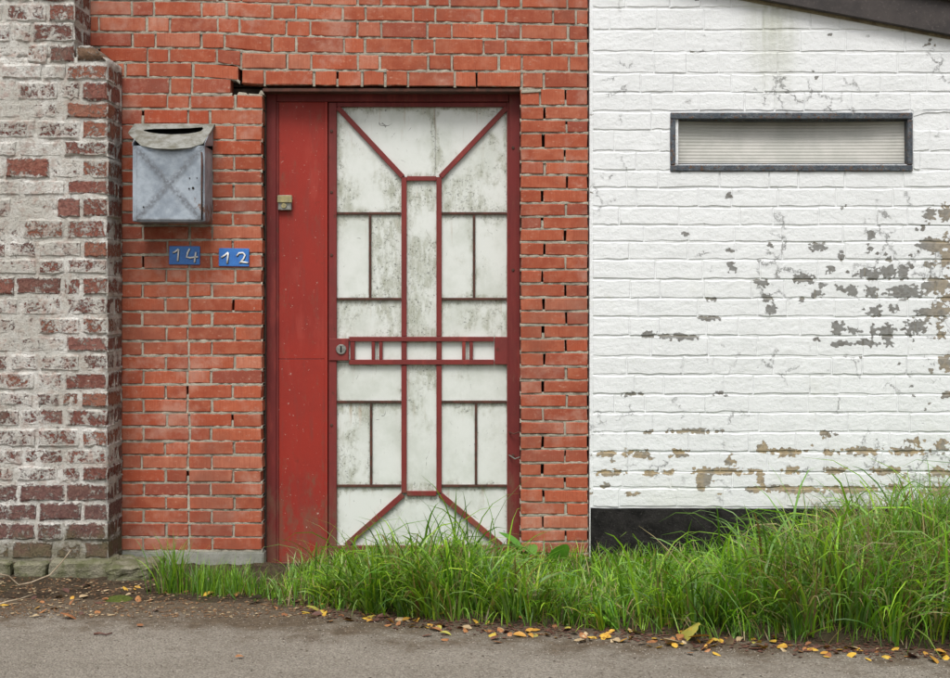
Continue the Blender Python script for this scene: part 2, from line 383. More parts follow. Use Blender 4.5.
def m_simple(name, a, b, sc=20, rough=0.8, spec=0.3, bs=0.4, bd=0.003, speck=None, **kw):
    g = G(name, rough, spec)
    n1 = g.noise(sc, 6, 0.65); n2 = g.noise(sc * 9, 4, 0.65)
    c = g.mix(g.mr(n1, 0.35, 0.65), a, b)
    if speck: c = g.mix(g.mr(n2, 0.56, 0.68, 0, 0.7), c, speck)
    return g.out(c, g.ma('ADD', n1, g.ma('MULTIPLY', n2, 0.5)), bs, bd, **kw)
def m_wframe():
    g = G('rusting_grey_window_steel', 0.7, 0.3)
    n1 = g.noise(26, 6, 0.75); n2 = g.noise(130, 5, 0.75); n3 = g.noise(60, 6, 0.8)
    c = g.mix(g.mr(n1, 0.35, 0.65), (0.060, 0.072, 0.088), (0.125, 0.14, 0.155))
    c = g.mix(g.mr(n3, 0.54, 0.60, 0, 0.9), c, (0.15, 0.075, 0.035))
    c = g.mix(g.mr(n2, 0.56, 0.64, 0, 0.8), c, (0.022, 0.020, 0.020))
    c = g.mix(g.mr(g.noise(70, 6, .8, g.vm('ADD', g.pos, (3, 1, 2))), 0.60, 0.64, 0, .8), c, (0.34, 0.34, 0.32))
    return g.out(c, g.ma('ADD', n3, n2), 0.9, 0.006)
def m_lichen_zinc():
    return m_simple('lichened_zinc_lid', (0.27, 0.275, 0.255), (0.135, 0.13, 0.10), 20, 0.75, 0.3, 0.4, 0.002, (0.13, 0.12, 0.08))
def m_asphalt():
    g = G('worn_asphalt', 0.95, 0.1)
    x, y, z = g.xyz()
    v = g.voro(150); vc = g.voro(150, None, 'F1', 'Color'); vb = g.voro(38, None, 'F1', 'Color')
    n1 = g.noise(2.2, 6, 0.65); n2 = g.noise(28, 6, 0.75); n3 = g.noise(9, 6, 0.7)
    c = g.mix(g.mr(n1, 0.35, 0.65), (0.245, 0.217, 0.178), (0.30, 0.270, 0.226))
    st = g.xyz(vc)[0]; sb = g.xyz(vb)[1]
    c = g.mix(g.mr(st, 0.6, 1.0, 0, 0.5), c, (0.38, 0.35, 0.30))
    c = g.mix(g.mr(st, 0.35, 0.0, 0, 0.40), c, (0.11, 0.094, 0.076))
    c = g.mix(g.mr(v, 0.42, 0.7, 0, 0.35), c, (0.09, 0.077, 0.062))
    c = g.mix(g.mr(n2, 0.50, 0.68, 0, 0.35), c, (0.13, 0.106, 0.078))
    c = g.mix(g.mr(n3, 0.52, 0.66, 0, 0.25), c, (0.27, 0.245, 0.205))
    # washed-on soil towards the verge
    soil = g.ma('ADD', g.mr(g.ma('ADD', y, g.ma('MULTIPLY', x, 0.20)), -1.85, -0.82, 0, 1.0), g.ma('MULTIPLY', g.ma('SUBTRACT', g.noise(6, 7, 0.72), 0.5), 1.9))
    c = g.mix(g.mr(soil, 0.15, 0.8, 0, 0.9), c, g.mix(g.mr(n2, 0.4, 0.6), (0.135, 0.100, 0.066), (0.085, 0.062, 0.040)))
    h = g.ma('ADD', g.ma('MULTIPLY', v, -0.8), g.ma('ADD', n2, n3))
    return g.out(c, h, 0.85, 0.008)
def m_soil():
    g = G('dark_damp_soil', 0.95, 0.15)
    n1 = g.noise(10, 7, 0.7); n2 = g.noise(90, 6, 0.75); v = g.voro(85)
    c = g.mix(g.mr(n1, 0.35, 0.65), (0.070, 0.049, 0.032), (0.140, 0.104, 0.068))
    c = g.mix(g.mr(n2, 0.55, 0.7, 0, 0.7), c, (0.19, 0.15, 0.105))
    c = g.mix(g.mr(g.noise(5, 5, .6), 0.56, 0.66, 0, 0.35), c, (0.06, 0.075, 0.022))
    return g.out(c, g.ma('ADD', g.ma('ADD', n2, n1), g.ma('ADD', g.noise(38, 6, .8), g.ma('MULTIPLY', v, -0.6))), 1.0, 0.022)
def m_blade(name='grass_blade', tr=0.42):
    g = G(name, 0.38, 0.45)
    a = g.n('ShaderNodeVertexColor', layer_name='Col').outputs[0]
    g.put(g.b.inputs['Base Color'], a)
    t = g.n('ShaderNodeBsdfTranslucent', {'Color': g.mix(1.0, a, (1.0, 1.15, 0.55), 'MULTIPLY')})
    mx = g.n('ShaderNodeMixShader', {0: tr})
    g.t.links.new(g.b.outputs[0], mx.inputs[1]); g.t.links.new(t.outputs[0], mx.inputs[2]); g.t.links.new(mx.outputs[0], g.o.inputs['Surface'])
    return g.m
def m_leaf(name, a, b, spot):
    g = G(name, 0.55, 0.4)
    n1 = g.noise(45, 5, 0.7); r = g.rnd()
    c = g.mix(g.mr(g.ma('ADD', n1, g.ma('MULTIPLY', g.ma('SUBTRACT', r, .5), .3)), 0.4, 0.6), a, b)
    c = g.mix(g.mr(g.noise(90, 5, .7), 0.58, 0.66, 0, 0.8), c, spot)
    return g.out(c, n1, 0.4, 0.002)

WY = -0.015        # face of the white wall
LY = -0.25         # face of the limewashed wall
M = dict(
    red=m_red_brick(),
    mort=m_mortar('grey_lime_mortar', (0.43, 0.395, 0.32), (0.285, 0.262, 0.212), (0.10, 0.088, 0.068)),
    hole=m_simple('hole_shade_core', (0.035, 0.028, 0.022), (0.07, 0.05, 0.04), 30),  # dark colour stands in for the shade deep in open joints
    lime=m_whitewash(),
    white=m_white('flaking_white_paint_on_brick', (0.235, 0.235, 0.225), (0.38, 0.305, 0.20)),
    whitem=m_white('flaking_white_paint_on_mortar', (0.26, 0.245, 0.205), (0.42, 0.325, 0.19)),
    tar=m_simple('black_tar_coating', (0.010, 0.0095, 0.009), (0.026, 0.024, 0.023), 14, 0.85, 0.12, 0.9, 0.010, (0.06, 0.057, 0.053)),
    door=m_paint('faded_red_door_paint', (0.30, 0.031, 0.021), (0.25, 0.027, 0.019), 0.25, 0.42, 0.675),
    frame=m_paint('dark_red_frame_paint', (0.165, 0.026, 0.024), (0.125, 0.023, 0.022), 0.7, 0.5, 0.79),
    bar=m_paint('red_muntin_paint', (0.19, 0.032, 0.029), (0.145, 0.03, 0.027), 0.75, 0.5, 0.79),
    rustbar=m_simple('rusty_brown_glazing_bar', (0.105, 0.040, 0.028), (0.052, 0.031, 0.022), 30, 0.75, 0.3, 0.4, 0.002, (0.04, 0.025, 0.02)),
    pane=m_pane(), zinc=m_zinc(), lid=m_lichen_zinc(),
    brass=m_simple('tarnished_brass', (0.42, 0.36, 0.17), (0.26, 0.23, 0.13), 40, 0.45, 0.5, Metallic=0.4),
    steel=m_simple('dull_steel', (0.30, 0.30, 0.27), (0.18, 0.18, 0.16), 50, 0.42, 0.5, Metallic=0.5),
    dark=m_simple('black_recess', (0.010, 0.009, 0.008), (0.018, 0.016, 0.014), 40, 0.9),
    blue=m_simple('blue_enamel', (0.035, 0.17, 0.50), (0.028, 0.13, 0.42), 30, 0.35, 0.5, 0.15, 0.001, (0.10, 0.26, 0.55)),
    enam=m_simple('white_enamel', (0.78, 0.78, 0.76), (0.66, 0.66, 0.64), 60, 0.4, 0.5, 0.1, 0.001),
    navy=m_simple('dark_digit_shading', (0.02, 0.025, 0.06), (0.03, 0.03, 0.06), 60, 0.6),
    wframe=m_wframe(),
    ribbed=m_simple('ribbed_cloudy_plastic', (0.50, 0.49, 0.45), (0.40, 0.40, 0.36), 6, 0.35, 0.5, 0.05, 0.001),
    concrete=m_simple('grey_footing_concrete', (0.30, 0.30, 0.265), (0.22, 0.225, 0.19), 12, 0.9, 0.2, 0.6, 0.005, (0.15, 0.15, 0.11)),
    stone=m_simple('mossy_foot_stone', (0.25, 0.235, 0.17), (0.125, 0.13, 0.065), 16, 0.95, 0.1, 1.0, 0.016, (0.07, 0.065, 0.045)),
    board=m_simple('weathered_dark_fascia_paint', (0.052, 0.043, 0.040), (0.032, 0.027, 0.026), 9, 0.6, 0.35, 0.3, 0.003, (0.085, 0.072, 0.065)),
    batten=m_simple('bare_tan_batten', (0.25, 0.21, 0.13), (0.13, 0.10, 0.065), 20, 0.9),
    asphalt=m_asphalt(), soil=m_soil(),
    earth=m_simple('field_earth', (0.10, 0.085, 0.06), (0.07, 0.075, 0.035), 0.8, 0.95, 0.1),
    blade=m_blade(), weed=m_blade('weed_leaf', 0.35),
    moss=m_simple('green_moss', (0.06, 0.080, 0.018), (0.11, 0.13, 0.03), 60, 0.95, 0.1, 1.0, 0.006),
    lyel=m_leaf('yellow_leaf', (0.60, 0.37, 0.05), (0.45, 0.23, 0.04), (0.25, 0.11, 0.03)),
    lora=m_leaf('orange_brown_leaf', (0.36, 0.16, 0.06), (0.25, 0.105, 0.045), (0.14, 0.06, 0.03)),
    lpal=m_leaf('pale_tan_leaf', (0.48, 0.37, 0.22), (0.38, 0.28, 0.16), (0.22, 0.15, 0.08)),
    ldrk=m_leaf('dark_brown_leaf', (0.15, 0.065, 0.045), (0.10, 0.05, 0.04), (0.06, 0.03, 0.025)),
    lgrn=m_leaf('yellow_green_leaf', (0.36, 0.34, 0.07), (0.55, 0.38, 0.06), (0.20, 0.12, 0.04)),
    lgry=m_leaf('grey_skeleton_leaf', (0.36, 0.34, 0.30), (0.24, 0.23, 0.20), (0.15, 0.14, 0.12)),
    crumb=m_simple('leaf_crumb', (0.26, 0.15, 0.075), (0.10, 0.058, 0.035), 25, 0.9),
    twig=m_simple('pale_dry_stem', (0.40, 0.33, 0.24), (0.26, 0.20, 0.13), 30, 0.85),
    pebble=m_simple('road_pebble', (0.42, 0.38, 0.32), (0.22, 0.19, 0.16), 40, 0.9),
    dgrit=m_simple('dark_road_grit', (0.05, 0.04, 0.032), (0.10, 0.075, 0.055), 40, 0.9),
)

# ------------------------------------------------------------------ brick builder
def brick_geo(x0, x1, zbl, zbr, ztl, ztr, y0, y1, bv, jit, rng, nx=2, nz=1, edge=0.6, bx=None, jz=0.0):
    """bevelled, uneven block: front at y0 (towards the camera), back at y1"""
    w_ = x1 - x0; h_ = (ztl + ztr - zbl - zbr) / 2
    bx = bv if bx is None else bx
    us = [0.0] + [bx / w_ + (1 - 2 * bx / w_) * i / nx for i in range(nx + 1)] + [1.0]
    eb = [rng.uniform(-1, 1) * jz for _ in us]; et = [rng.uniform(-1, 1) * jz for _ in us]
    vv = [0.0] + [bv / h_ + (1 - 2 * bv / h_) * i / nz for i in range(nz + 1)] + [1.0]
    vs_, fs = [], []
    nu, nv = len(us), len(vv)
    tx, tz = rng.uniform(-1, 1) * jit * 0.7, rng.uniform(-1, 1) * jit * 0.7
    base = rng.uniform(-1, 1) * jit
    for j, v in enumerate(vv):
        for i, u in enumerate(us):
            zb = zbl + (zbr - zbl) * u; zt = ztl + (ztr - ztl) * u
            x = x0 + w_ * u; z = zb + (zt - zb) * v
            e = (i in (0, nu - 1)) or (j in (0, nv - 1))
            y = y0 + base + tx * (u - .5) + tz * (v - .5) + (bv * 0.9 if e else rng.uniform(-1, 1) * jit * 0.35)
            k = bv * edge * (0.5 if e else 0.35)
            x += rng.uniform(-1, 1) * (k if bx == bv else 0); z += rng.uniform(-1, 1) * k + eb[i] * (1 - v) + et[i] * v
            vs_.append((x, y, z))
    for j in range(nv - 1):
        for i in range(nu - 1):
            a = j * nu + i
            fs.append((a, a + 1, a + nu + 1, a + nu))
    per = [i for i in range(nu)] + [j * nu + nu - 1 for j in range(1, nv)] + [(nv - 1) * nu + i for i in range(nu - 2, -1, -1)] + [j * nu for j in range(nv - 2, 0, -1)]
    off = len(vs_)
    for a in per:
        x, y, z = vs_[a]; vs_.append((x, y1, z))
    n = len(per)
    for k in range(n):
        fs.append((per[(k + 1) % n], per[k], off + k, off + (k + 1) % n))
    fs.append(tuple(off + k for k in range(n)))
    return vs_, fs
def brick(parent, mat, rng, x0, x1, zb, zt, y0, y1, bv=0.003, jit=0.0015, smooth=False, nx=2, nz=1, name='brick', col=None, edge=0.6, bx=None, jz=0.0):
    zbl, zbr = zb if isinstance(zb, tuple) else (zb, zb)
    ztl, ztr = zt if isinstance(zt, tuple) else (zt, zt)
    v, f = brick_geo(x0, x1, zbl, zbr, ztl, ztr, y0, y1, bv, jit, rng, nx, nz, edge, bx, jz)
    o = mobj(name, v, f, mat, parent, smooth)
    if col: o.color = col
    return o
class Strips:
    """mortar: uneven strips filled into the joints, joined into one part"""
    def __init__(s): s.v = []; s.f = []
    def bed(s, x0, x1, zf0, zf1, y0, y1, rng, step=0.03, jy=0.0025):
        n = max(1, int((x1 - x0) / step)); o = len(s.v)
        for i in range(n + 1):
            x = x0 + (x1 - x0) * i / n
            a, b = zf0(x), zf1(x)
            y = y0 + rng.uniform(-1, 1) * jy
            s.v += [(x, y1, a), (x, y + 0.001, a), (x, y, (a + b) / 2), (x, y + .001, b), (x, y1, b)]
        for i in range(n):
            p, q = o + 5 * i, o + 5 * (i + 1)
            for k in range(4):
                s.f.append((p + k, q + k, q + k + 1, p + k + 1))

# ------------------------------------------------------------------ ground, road, soil
def big(name, x0, x1, y0, y1, z, mat):
    o = mobj(name, [(x0, y0, z), (x1, y0, z), (x1, y1, z), (x0, y1, z)], [(0, 1, 2, 3)], mat)
    o['kind'] = 'structure'; return o
big('ground', -200, 200, -200, 200, -0.06, M['earth'])
big('road', -60, 60, -5.2 - D, -0.35, 0.0, M['asphalt'])
EDGE = [(-900, 602), (0, 603), (150, 607), (300, 611), (400, 622), (500, 630), (600, 635), (700, 643), (950, 655), (1600, 672)]
EX = [gnd(a, b) for a, b in EDGE]
def edge_y(x):
    for (a, b) in zip(EX[:-1], EX[1:]):
        if x <= b[0]:
            t = (x - a[0]) / (b[0] - a[0]); return a[1] + (b[1] - a[1]) * max(0, t)
    return EX[-1][1]
def soil_z(x, y):
    e = edge_y(x) + 0.05 * mn.noise((x * 3, 0, 7)) + 0.03 * mn.noise((x * 11, 0, 3))
    t = (y - e)                                   # >0 on the verge
    k = max(0.0, min(1.0, t / 0.22)); k = k * k * (3 - 2 * k)
    mound = 0.03 + 0.05 * max(0, min(1, (x - 0.3) / 1.5))
    z = -0.014 + (0.014 + mound * 0.6) * k if t > 0 else -0.014 - 0.02 * min(1, -t / 0.3)
    if x < -0.55: z = min(z, 0.006)
    z += (0.010 * mn.noise((x * 9, y * 9, 0)) + 0.006 * mn.noise((x * 31, y * 31, 2))) * (0.35 + 0.65 * k)
    return z
def make_soil():
    xs = np.arange(-3.4, 3.4, 0.025); ys = np.arange(-1.95, 0.03, 0.022)
    v = [(x, y, soil_z(x, y)) for y in ys for x in xs]
    n = len(xs)
    f = [(j * n + i, j * n + i + 1, (j + 1) * n + i + 1, (j + 1) * n + i) for j in range(len(ys) - 1) for i in range(n - 1)]
    o = mobj('soil_verge', v, f, M['soil'], None, True); o['kind'] = 'structure'
make_soil()

# ------------------------------------------------------------------ the red brick wall
rng = random.Random(11)
red = thing('red_brick_wall', (X(350), 0.1, 0), 'orange-red brick wall with grey mortar around the red door', 'wall')
BACK = 0.075
core = bmesh.new()
bm_prism(core, [(X(60), 0), (X(263.5), 0), (X(263.5), Z(86)), (X(60), Z(86))], BACK, 0.26)
bm_prism(core, [(X(520.5), 0), (X(588), 0), (X(588), Z(88)), (X(520.5), Z(88))], BACK, 0.26)
bm_prism(core, [(X(60), Z(84)), (X(588), Z(84)), (X(588), Z(-60)), (X(60), Z(-60))], BACK + .004, 0.262)
bmobj('core', core, M['hole'], red)
LJ = [551, 537.4, 523.4, 509.8, 496.2, 483, 469.3, 455.3, 441.4, 427.2, 413, 399.2, 384.7, 369.8, 355.7, 341, 326.3, 312, 297.9, 283.4, 268.9, 254.4, 240,
      225.6, 212.5, 198.7, 183.8, 170.7, 155.9, 140.3, 124.7, 109, 94.3]
RJ = [88.5, 106, 119.9, 132.9, 148.5, 161.8, 175, 189.2, 203, 216.3, 229, 242.3, 256] + [256 + 13.79 * i for i in range(1, 15)] + [462.8, 476, 489, 502.5, 515.4, 529.5, 541.8, 554, 567]
KX = [60, 88, 235, 243, 330, 590]
KJ = [[76, 76, 78, 85.5, 86, 88.5], [61.5, 62, 63, 69.6, 70, 71.8], [46, 47, 48.5, 52, 53.5, 55.5], [31, 31.5, 33, 34.5, 37, 40.6],
      [15, 15.6, 17, 18.5, 20.5, 25], [-.5, 0, 1.5, 3, 5.5, 9.4], [-16, -15.5, -14, -12.5, -10, -6.2], [-32, -31, -30, -28, -26, -22]]
def kj(k, px): return float(np.interp(px, KX, KJ[k]))
mort = Strips()
JT = 2.2           # joint thickness, picture units
def course(pxj, zbf, ztf, open_p=0.0, endgap=0.0):
    """bricks between the joints pxj; zbf / ztf give the bottom and top joint centre rows"""
    for i, (a, b) in enumerate(zip(pxj[:-1], pxj[1:])):
        ja = JT * rng.uniform(.7, 1.25) / 2; jb = JT * rng.uniform(.7, 1.25) / 2
        a2, b2 = a + ja, b - jb
        dt = rng.uniform(-.35, .35); tb = JT * rng.uniform(.75, 1.15) / 2; tt = JT * rng.uniform(.75, 1.15) / 2
        brick(red, M['red'], rng, X(a2), X(b2), (Z(zbf(a2) - tb + dt), Z(zbf(b2) - tb + dt)), (Z(ztf(a2) + tt + dt), Z(ztf(b2) + tt + dt)), 0.0, BACK + 0.002, 0.0028, 0.0018, edge=1.3, jz=0.0011)
        if i > 0:
            xm = a + rng.uniform(-.3, .3)
            if rng.random() < open_p:
                if rng.random() < 0.55: continue
                zb_, zt_ = Z(zbf(xm)), Z(ztf(xm)); cut = zb_ + (zt_ - zb_) * rng.uniform(.3, .7)
                zt_ = cut
            else:
                zb_, zt_ = Z(zbf(xm)), Z(ztf(xm))
            wv = 2.6 / K
            mort.bed(X(xm) - wv / 2, X(xm) + wv / 2, lambda x: zb_, lambda x: zt_, 0.0045 + rng.uniform(-.002, .004), BACK, rng, 0.01, 0.001)
def bedj(x0, x1, jf, t=JT):
    def lo(x):
        px = x * K + 475; return Z(jf(px)) - (t * .54 + rng.uniform(0, .7)) / K
    def hi(x):
        px = x * K + 475; return Z(jf(px)) + (t * .54 + rng.uniform(0, .7)) / K
    mort.bed(X(x0), X(x1), lo, hi, 0.0034, BACK, rng, 0.018, 0.0034)
def J(x): return x + rng.uniform(-1.3, 1.3)
# left pier
for i in range(len(LJ) - 1):
    b, t = LJ[i], LJ[i + 1]
    row = [98, 119, J(166), J(188.5), J(234), 262.5 + rng.uniform(-.8, .8)] if i % 2 else [98, J(143), J(188.5), J(211), 262.5 + rng.uniform(-.8, .8)]
    sl = rng.uniform(-.5, .5)
    course(row, (lambda p, b=b, s=sl: b + s * (p - 190) / 70), (lambda p, t=t, s=sl: t + s * (p - 190) / 70), 0.06)
for b in LJ[:-1]: bedj(98, 262.5, lambda p, b=b: b)
bedj(98, 232, lambda p: 94.3)
# right pier
for i in range(len(RJ) - 1):
    t, b = RJ[i], RJ[i + 1]
    row = [520, J(543.5), 588.5] if i % 2 else [520, J(566), 588.5]
    if i == 0: row = [520, 540, 566, 588.5]
    sl = rng.uniform(-.4, .4)
    course(row, (lambda p, b=b, s=sl: b + s * (p - 555) / 35), (lambda p, t=t, s=sl: t + s * (p - 555) / 35), 0.5)
for b in RJ: bedj(520, 588.5, lambda p, b=b: b, 1.9)
# courses above the door
def top_course(k, x0, x1, typ):
    js = []
    for n in range(-1, 8):
        for q in ((132, 155) if typ == 'A' else (147, 170)):
            js.append(J(q + 70.2 * n))
    js = [x0] + [j for j in js if x0 + 9 < j < x1 - 9] + [x1]
    course(js, lambda p: kj(k, p), lambda p: kj(k + 1, p), 0.03)
for k, typ in ((1, 'B'), (2, 'A'), (3, 'B'), (4, 'A'), (5, 'B'), (6, 'A')):
    top_course(k, 66, 588.5, typ)
course([66, 125, 148, 193, 239.5], lambda p: kj(0, p), lambda p: kj(1, p), 0.05)
course([241, 264.5, 314, 337.5, 362, 385, 408, 455, 477, 522, 544, 588.5], lambda p: kj(0, p), lambda p: kj(1, p), 0.15)
course([98, 170, 192, 231.5], lambda p: 94.3, lambda p: kj(0, p), 0.05)
for k in range(0, 8): bedj(66, 588.5, lambda p, k=k: kj(k, p)) if k else bedj(66, 240, lambda p: kj(0, p))
mobj('mortar', mort.v, mort.f, M['mort'], red)
# broken mortar filling the gap at the left end of the lintel
bm = bmesh.new()
for (a, b, t, u) in ((236, 248, 91.5, 95.2), (246, 263, 93, 96), (258, 264, 89.5, 94)):
    bm_prism(bm, [(X(a), Z(u)), (X(b), Z(u + .6)), (X(b - 2), Z(t + .8)), (X(a + 2), Z(t))], 0.012, 0.07)
bev(bm, 0.003); bmobj('broken_mortar', bm, M['mort'], red)
bm = bmesh.new(); bm_prism(bm, [(X(521), Z(90.2)), (X(541), Z(89.6)), (X(541), Z(92.2)), (X(521), Z(93.4))], -0.006, 0.05); bev(bm, 0.002)
bmobj('mortar_ledge', bm, M['mort'], red)
box('lintel', X(262), X(522), 0.012, 0.088, Z(91.2), Z(87.6), M['rustbar'], red, 0.002)
# footing under the left pier
bm = bmesh.new(); bm_prism(bm, [(X(98), -0.05), (X(264), -0.05), (X(264), Z(551.8)), (X(98), Z(551.8))], -0.012, 0.07); bev(bm, 0.006, 2)
bmobj('footing', bm, M['concrete'], red)

# ------------------------------------------------------------------ the white painted wall
rng = random.Random(5)
white = thing('white_painted_brick_wall', (X(790), 0.1, 0), 'white painted brick wall with flaking paint above the tall grass', 'wall')
WJ = [-34, -14, 8, 30, 52, 73.4, 92.4, 111.3, 130, 151.6, 170.5, 188, 207, 225.5, 242, 260, 279.5, 298.5, 317, 336, 356.5, 375, 394.5, 413, 432.4, 452, 472, 488, 507.6]
# backing sheet of painted mortar, uneven
def backing():
    wx0, wx1, wz0, wz1 = X(591.3, WY), X(672, WY), Z(171, WY), Z(111.5, WY)
    xs = np.arange(X(590.4, WY), 3.1, 0.03); zs = np.arange(0.0, Z(-40, WY), 0.02)
    hx0, hx1, hz0, hz1 = X(682, WY), X(902, WY), Z(162, WY), Z(121, WY)
    v = [(x, WY + 0.0038 + 0.0016 * mn.noise((x * 12, 1, z * 30)) + 0.0012 * mn.noise((x * 40, 4, z * 60)), z) for z in zs for x in xs]
    n = len(xs); f = []
    for j in range(len(zs) - 1):
        for i in range(n - 1):
            if xs[i + 1] > hx0 and xs[i] < hx1 and zs[j + 1] > hz0 and zs[j] < hz1: continue
            f.append((j * n + i, j * n + i + 1, (j + 1) * n + i + 1, (j + 1) * n + i))
    mobj('painted_mortar', v, f, M['whitem'], white, True)
    box('core', X(591.2, WY), 3.1, 0.10, 0.25, 0.0, Z(-40, WY), M['hole'], white, 0)
    box('edge_render', X(589.6, WY), X(592.2, WY), WY + 0.003, 0.06, 0.0, Z(-40, WY), M['whitem'], white, 0.0015)
backing()
prev = []
for i in range(len(WJ) - 1):
    t, b = WJ[i], WJ[i + 1]
    x = 592.4 - (0 if i % 2 else 26) + rng.uniform(-4, 4)
    js = []
    while x < 1090:
        js.append(x); x += rng.choice((46, 47, 58, 60, 60, 31)) + rng.uniform(-2.5, 2.5)
    js = [592.4] + [j for j in js if j > 606]
    for a, c in zip(js[:-1], js[1:]):
        segs = [(a, c)]
        # leave the window opening free
        if b > 112 and t < 170:
            if a < 671 and c > 671: segs = [(a, 671)]
            elif a >= 671 and c <= 913: continue
            elif a < 913 and c > 913: segs = [(913, c)]
        for a2, c2 in segs:
            if c2 - a2 < 5: continue
            g2 = 0.15 + rng.uniform(0, .45)
            gb, gt = 0.45 + rng.uniform(0, .5), 0.45 + rng.uniform(0, .5)
            dz = rng.uniform(-.7, .7)
            tt, bb = t + gt, b - gb
            if b > 112 and t < 113: bb = min(bb, 111.6) if a2 >= 671 else bb
            brick(white, M['white'], rng, X(a2 + g2, WY), X(c2 - g2, WY), (Z(bb, WY), Z(bb + dz * .6, WY)), (Z(tt, WY), Z(tt + dz * .6, WY)), WY, 0.02, 0.0042, 0.0013, False, 5, 1, edge=0.5, bx=0.0030, jz=0.0030)
# window header course slivers
for (t, b) in ((111.3, 113), (169, 170.5)): pass
bm = bmesh.new(); bm_prism(bm, [(X(590.6, WY), -0.06), (3.1, -0.06), (3.1, Z(509.2, WY)), (X(590.6, WY), Z(508.2, WY))], WY - 0.012, 0.03)
bmesh.ops.subdivide_edges(bm, edges=[e for e in bm.edges if e.calc_length() > 1], cuts=40)
for v in bm.verts:
    v.co.y += 0.004 * mn.noise((v.co.x * 6, 0, v.co.z * 6)) if v.co.y < 0 else 0
    v.co.z += 0.004 * mn.noise((v.co.x * 9, 3, 0)) if v.co.z > 0 else 0
bmobj('tarred_plinth', bm, M['tar'], white)

# window
win = thing('window', (X(791), WY, Z(170, WY)), 'long narrow window of ribbed cloudy plastic in a rusty grey frame', 'window')
fy = WY - 0.010
for nm, a in (('frame_rail', (670.5, 913, 112.5, 118.8)), ('frame_rail', (670.5, 913, 165, 171)), ('frame_stile', (670.5, 675.6, 119.1, 164.7)), ('frame_stile', (907.8, 913, 119.1, 164.7))):
    pbox(nm, a[0], a[1], a[2], a[3], fy, 0.10, M['wframe'], win, 0.003)
for nm, a in (('glazing_bead', (675.8, 907.6, 119.0, 120.6)), ('glazing_bead', (675.8, 907.6, 163.2, 164.8)), ('glazing_bead', (675.8, 677.4, 120.8, 163)), ('glazing_bead', (906, 907.6, 120.8, 163))):
    pbox(nm, a[0], a[1], a[2], a[3], 0.004, 0.05, M['wframe'], win, 0.001)
def ribbed():
    n, m = 120, 24
    x0, x1, z0, z1 = X(673, 0.02), X(910, 0.02), Z(166.5, 0.02), Z(117.5, 0.02)
    v, f = [], []
    for j in range(n + 1):
        for i in range(m + 1):
            u, t = i / m, j / n
            bow = 0.050 * max(0, t) ** 1.5 * (1 - abs(2 * u - 1) ** 2.2)
            v.append((x0 + (x1 - x0) * u, 0.022 + bow + 0.0006 * math.sin(t * 15 * 2 * math.pi), z0 + (z1 - z0) * t))
    for j in range(n):
        for i in range(m): f.append((j * (m + 1) + i, j * (m + 1) + i + 1, (j + 1) * (m + 1) + i + 1, (j + 1) * (m + 1) + i))
    mobj('ribbed_pane', v, f, M['ribbed'], win, True)
ribbed()

# roof eave crossing the top right corner
eave = thing('roof_eave', (X(900, -.14), -0.1, Z(20, -.14)), 'sloping dark brown fascia board of the roof eave above the white wall', 'roof')
ey = -0.058
def el(px, off): return (X(px, ey), Z(1.0 + (px - 772) * 0.188 + off, ey))
prism('fascia_board', [el(640, 0), el(1080, 0), el(1080, -36), el(640, -36)], ey, ey + 0.03, M['board'], eave, 0.002)
prism('upper_board', [el(640, -33), el(1080, -33), el(1080, -62), el(640, -62)], ey - 0.024, ey - 0.003, M['board'], eave, 0.002)
prism('soffit_batten', [el(640, 2.6), el(1080, 2.6), el(1080, -6), el(640, -6)], ey + 0.031, WY - .001, M['batten'], eave, 0.001)
prism('roof_sheet', [el(640, -64), el(1080, -64), el(1080, -70), el(640, -70)], ey - 0.03, 0.4, M['board'], eave, 0)

# ------------------------------------------------------------------ the limewashed wall on the left
rng = random.Random(23)
lw = thing('limewashed_brick_wall', (X(30, LY), LY + .2, 0), 'old limewashed brick wall with stepped pier and worn dark corner bricks', 'wall')
LW = [-38, -18, 2, 22, 43, 63.3, 80, 100.8, 119, 139.6, 157, 179, 196.4, 218, 240, 258, 275.5, 296, 316, 335.4, 353, 371.6, 391, 407.5, 427, 448, 465.4, 483, 502.6, 522, 541, 560, 579]
XR = X(123)                       # right flank of the lower pier
XU = X(91.5)                      # right flank above the step
x0L = X(-60, LY)
def lcore(x1, z0, z1, name):
    bm = bmesh.new()
    bm_prism(bm, [(x0L, z0), (x1 - .005, z0), (x1 - .005, z1), (x0L, z1)], LY + 0.0065, 0.0)
    bmesh.ops.subdivide_edges(bm, edges=[e for e in bm.edges if abs(e.verts[0].co.z - e.verts[1].co.z) > .2], cuts=int((z1 - z0) / .022))
    bmesh.ops.subdivide_edges(bm, edges=[e for e in bm.edges if abs(e.verts[0].co.x - e.verts[1].co.x) > .2], cuts=26)
    bmesh.ops.subdivide_edges(bm, edges=[e for e in bm.edges if abs(e.verts[0].co.y - e.verts[1].co.y) > .1], cuts=8)
    for v in bm.verts:
        q = v.co * 24
        if v.co.y < -0.02:
            d = 0.005 * mn.noise(q) + 0.004 * mn.noise(q * 2.7)
            if v.co.x < x1 - .02: v.co.y += d
            else: v.co.x += d
    o = bmobj(name, bm, M['lime'], lw, True); o.color = (0.33, 0.28, 0.23, 0.90)
lcore(XR, 0.0, Z(57, LY), 'mortar')
lcore(XU, Z(57, LY), Z(-30, LY), 'upper_mortar')
def clay():
    c = rng.choice(((0.30, 0.10, 0.07), (0.25, 0.085, 0.065), (0.37, 0.14, 0.085), (0.20, 0.085, 0.07), (0.26, 0.11, 0.09)))
    k = rng.uniform(.85, 1.15); return tuple(q * k for q in c)
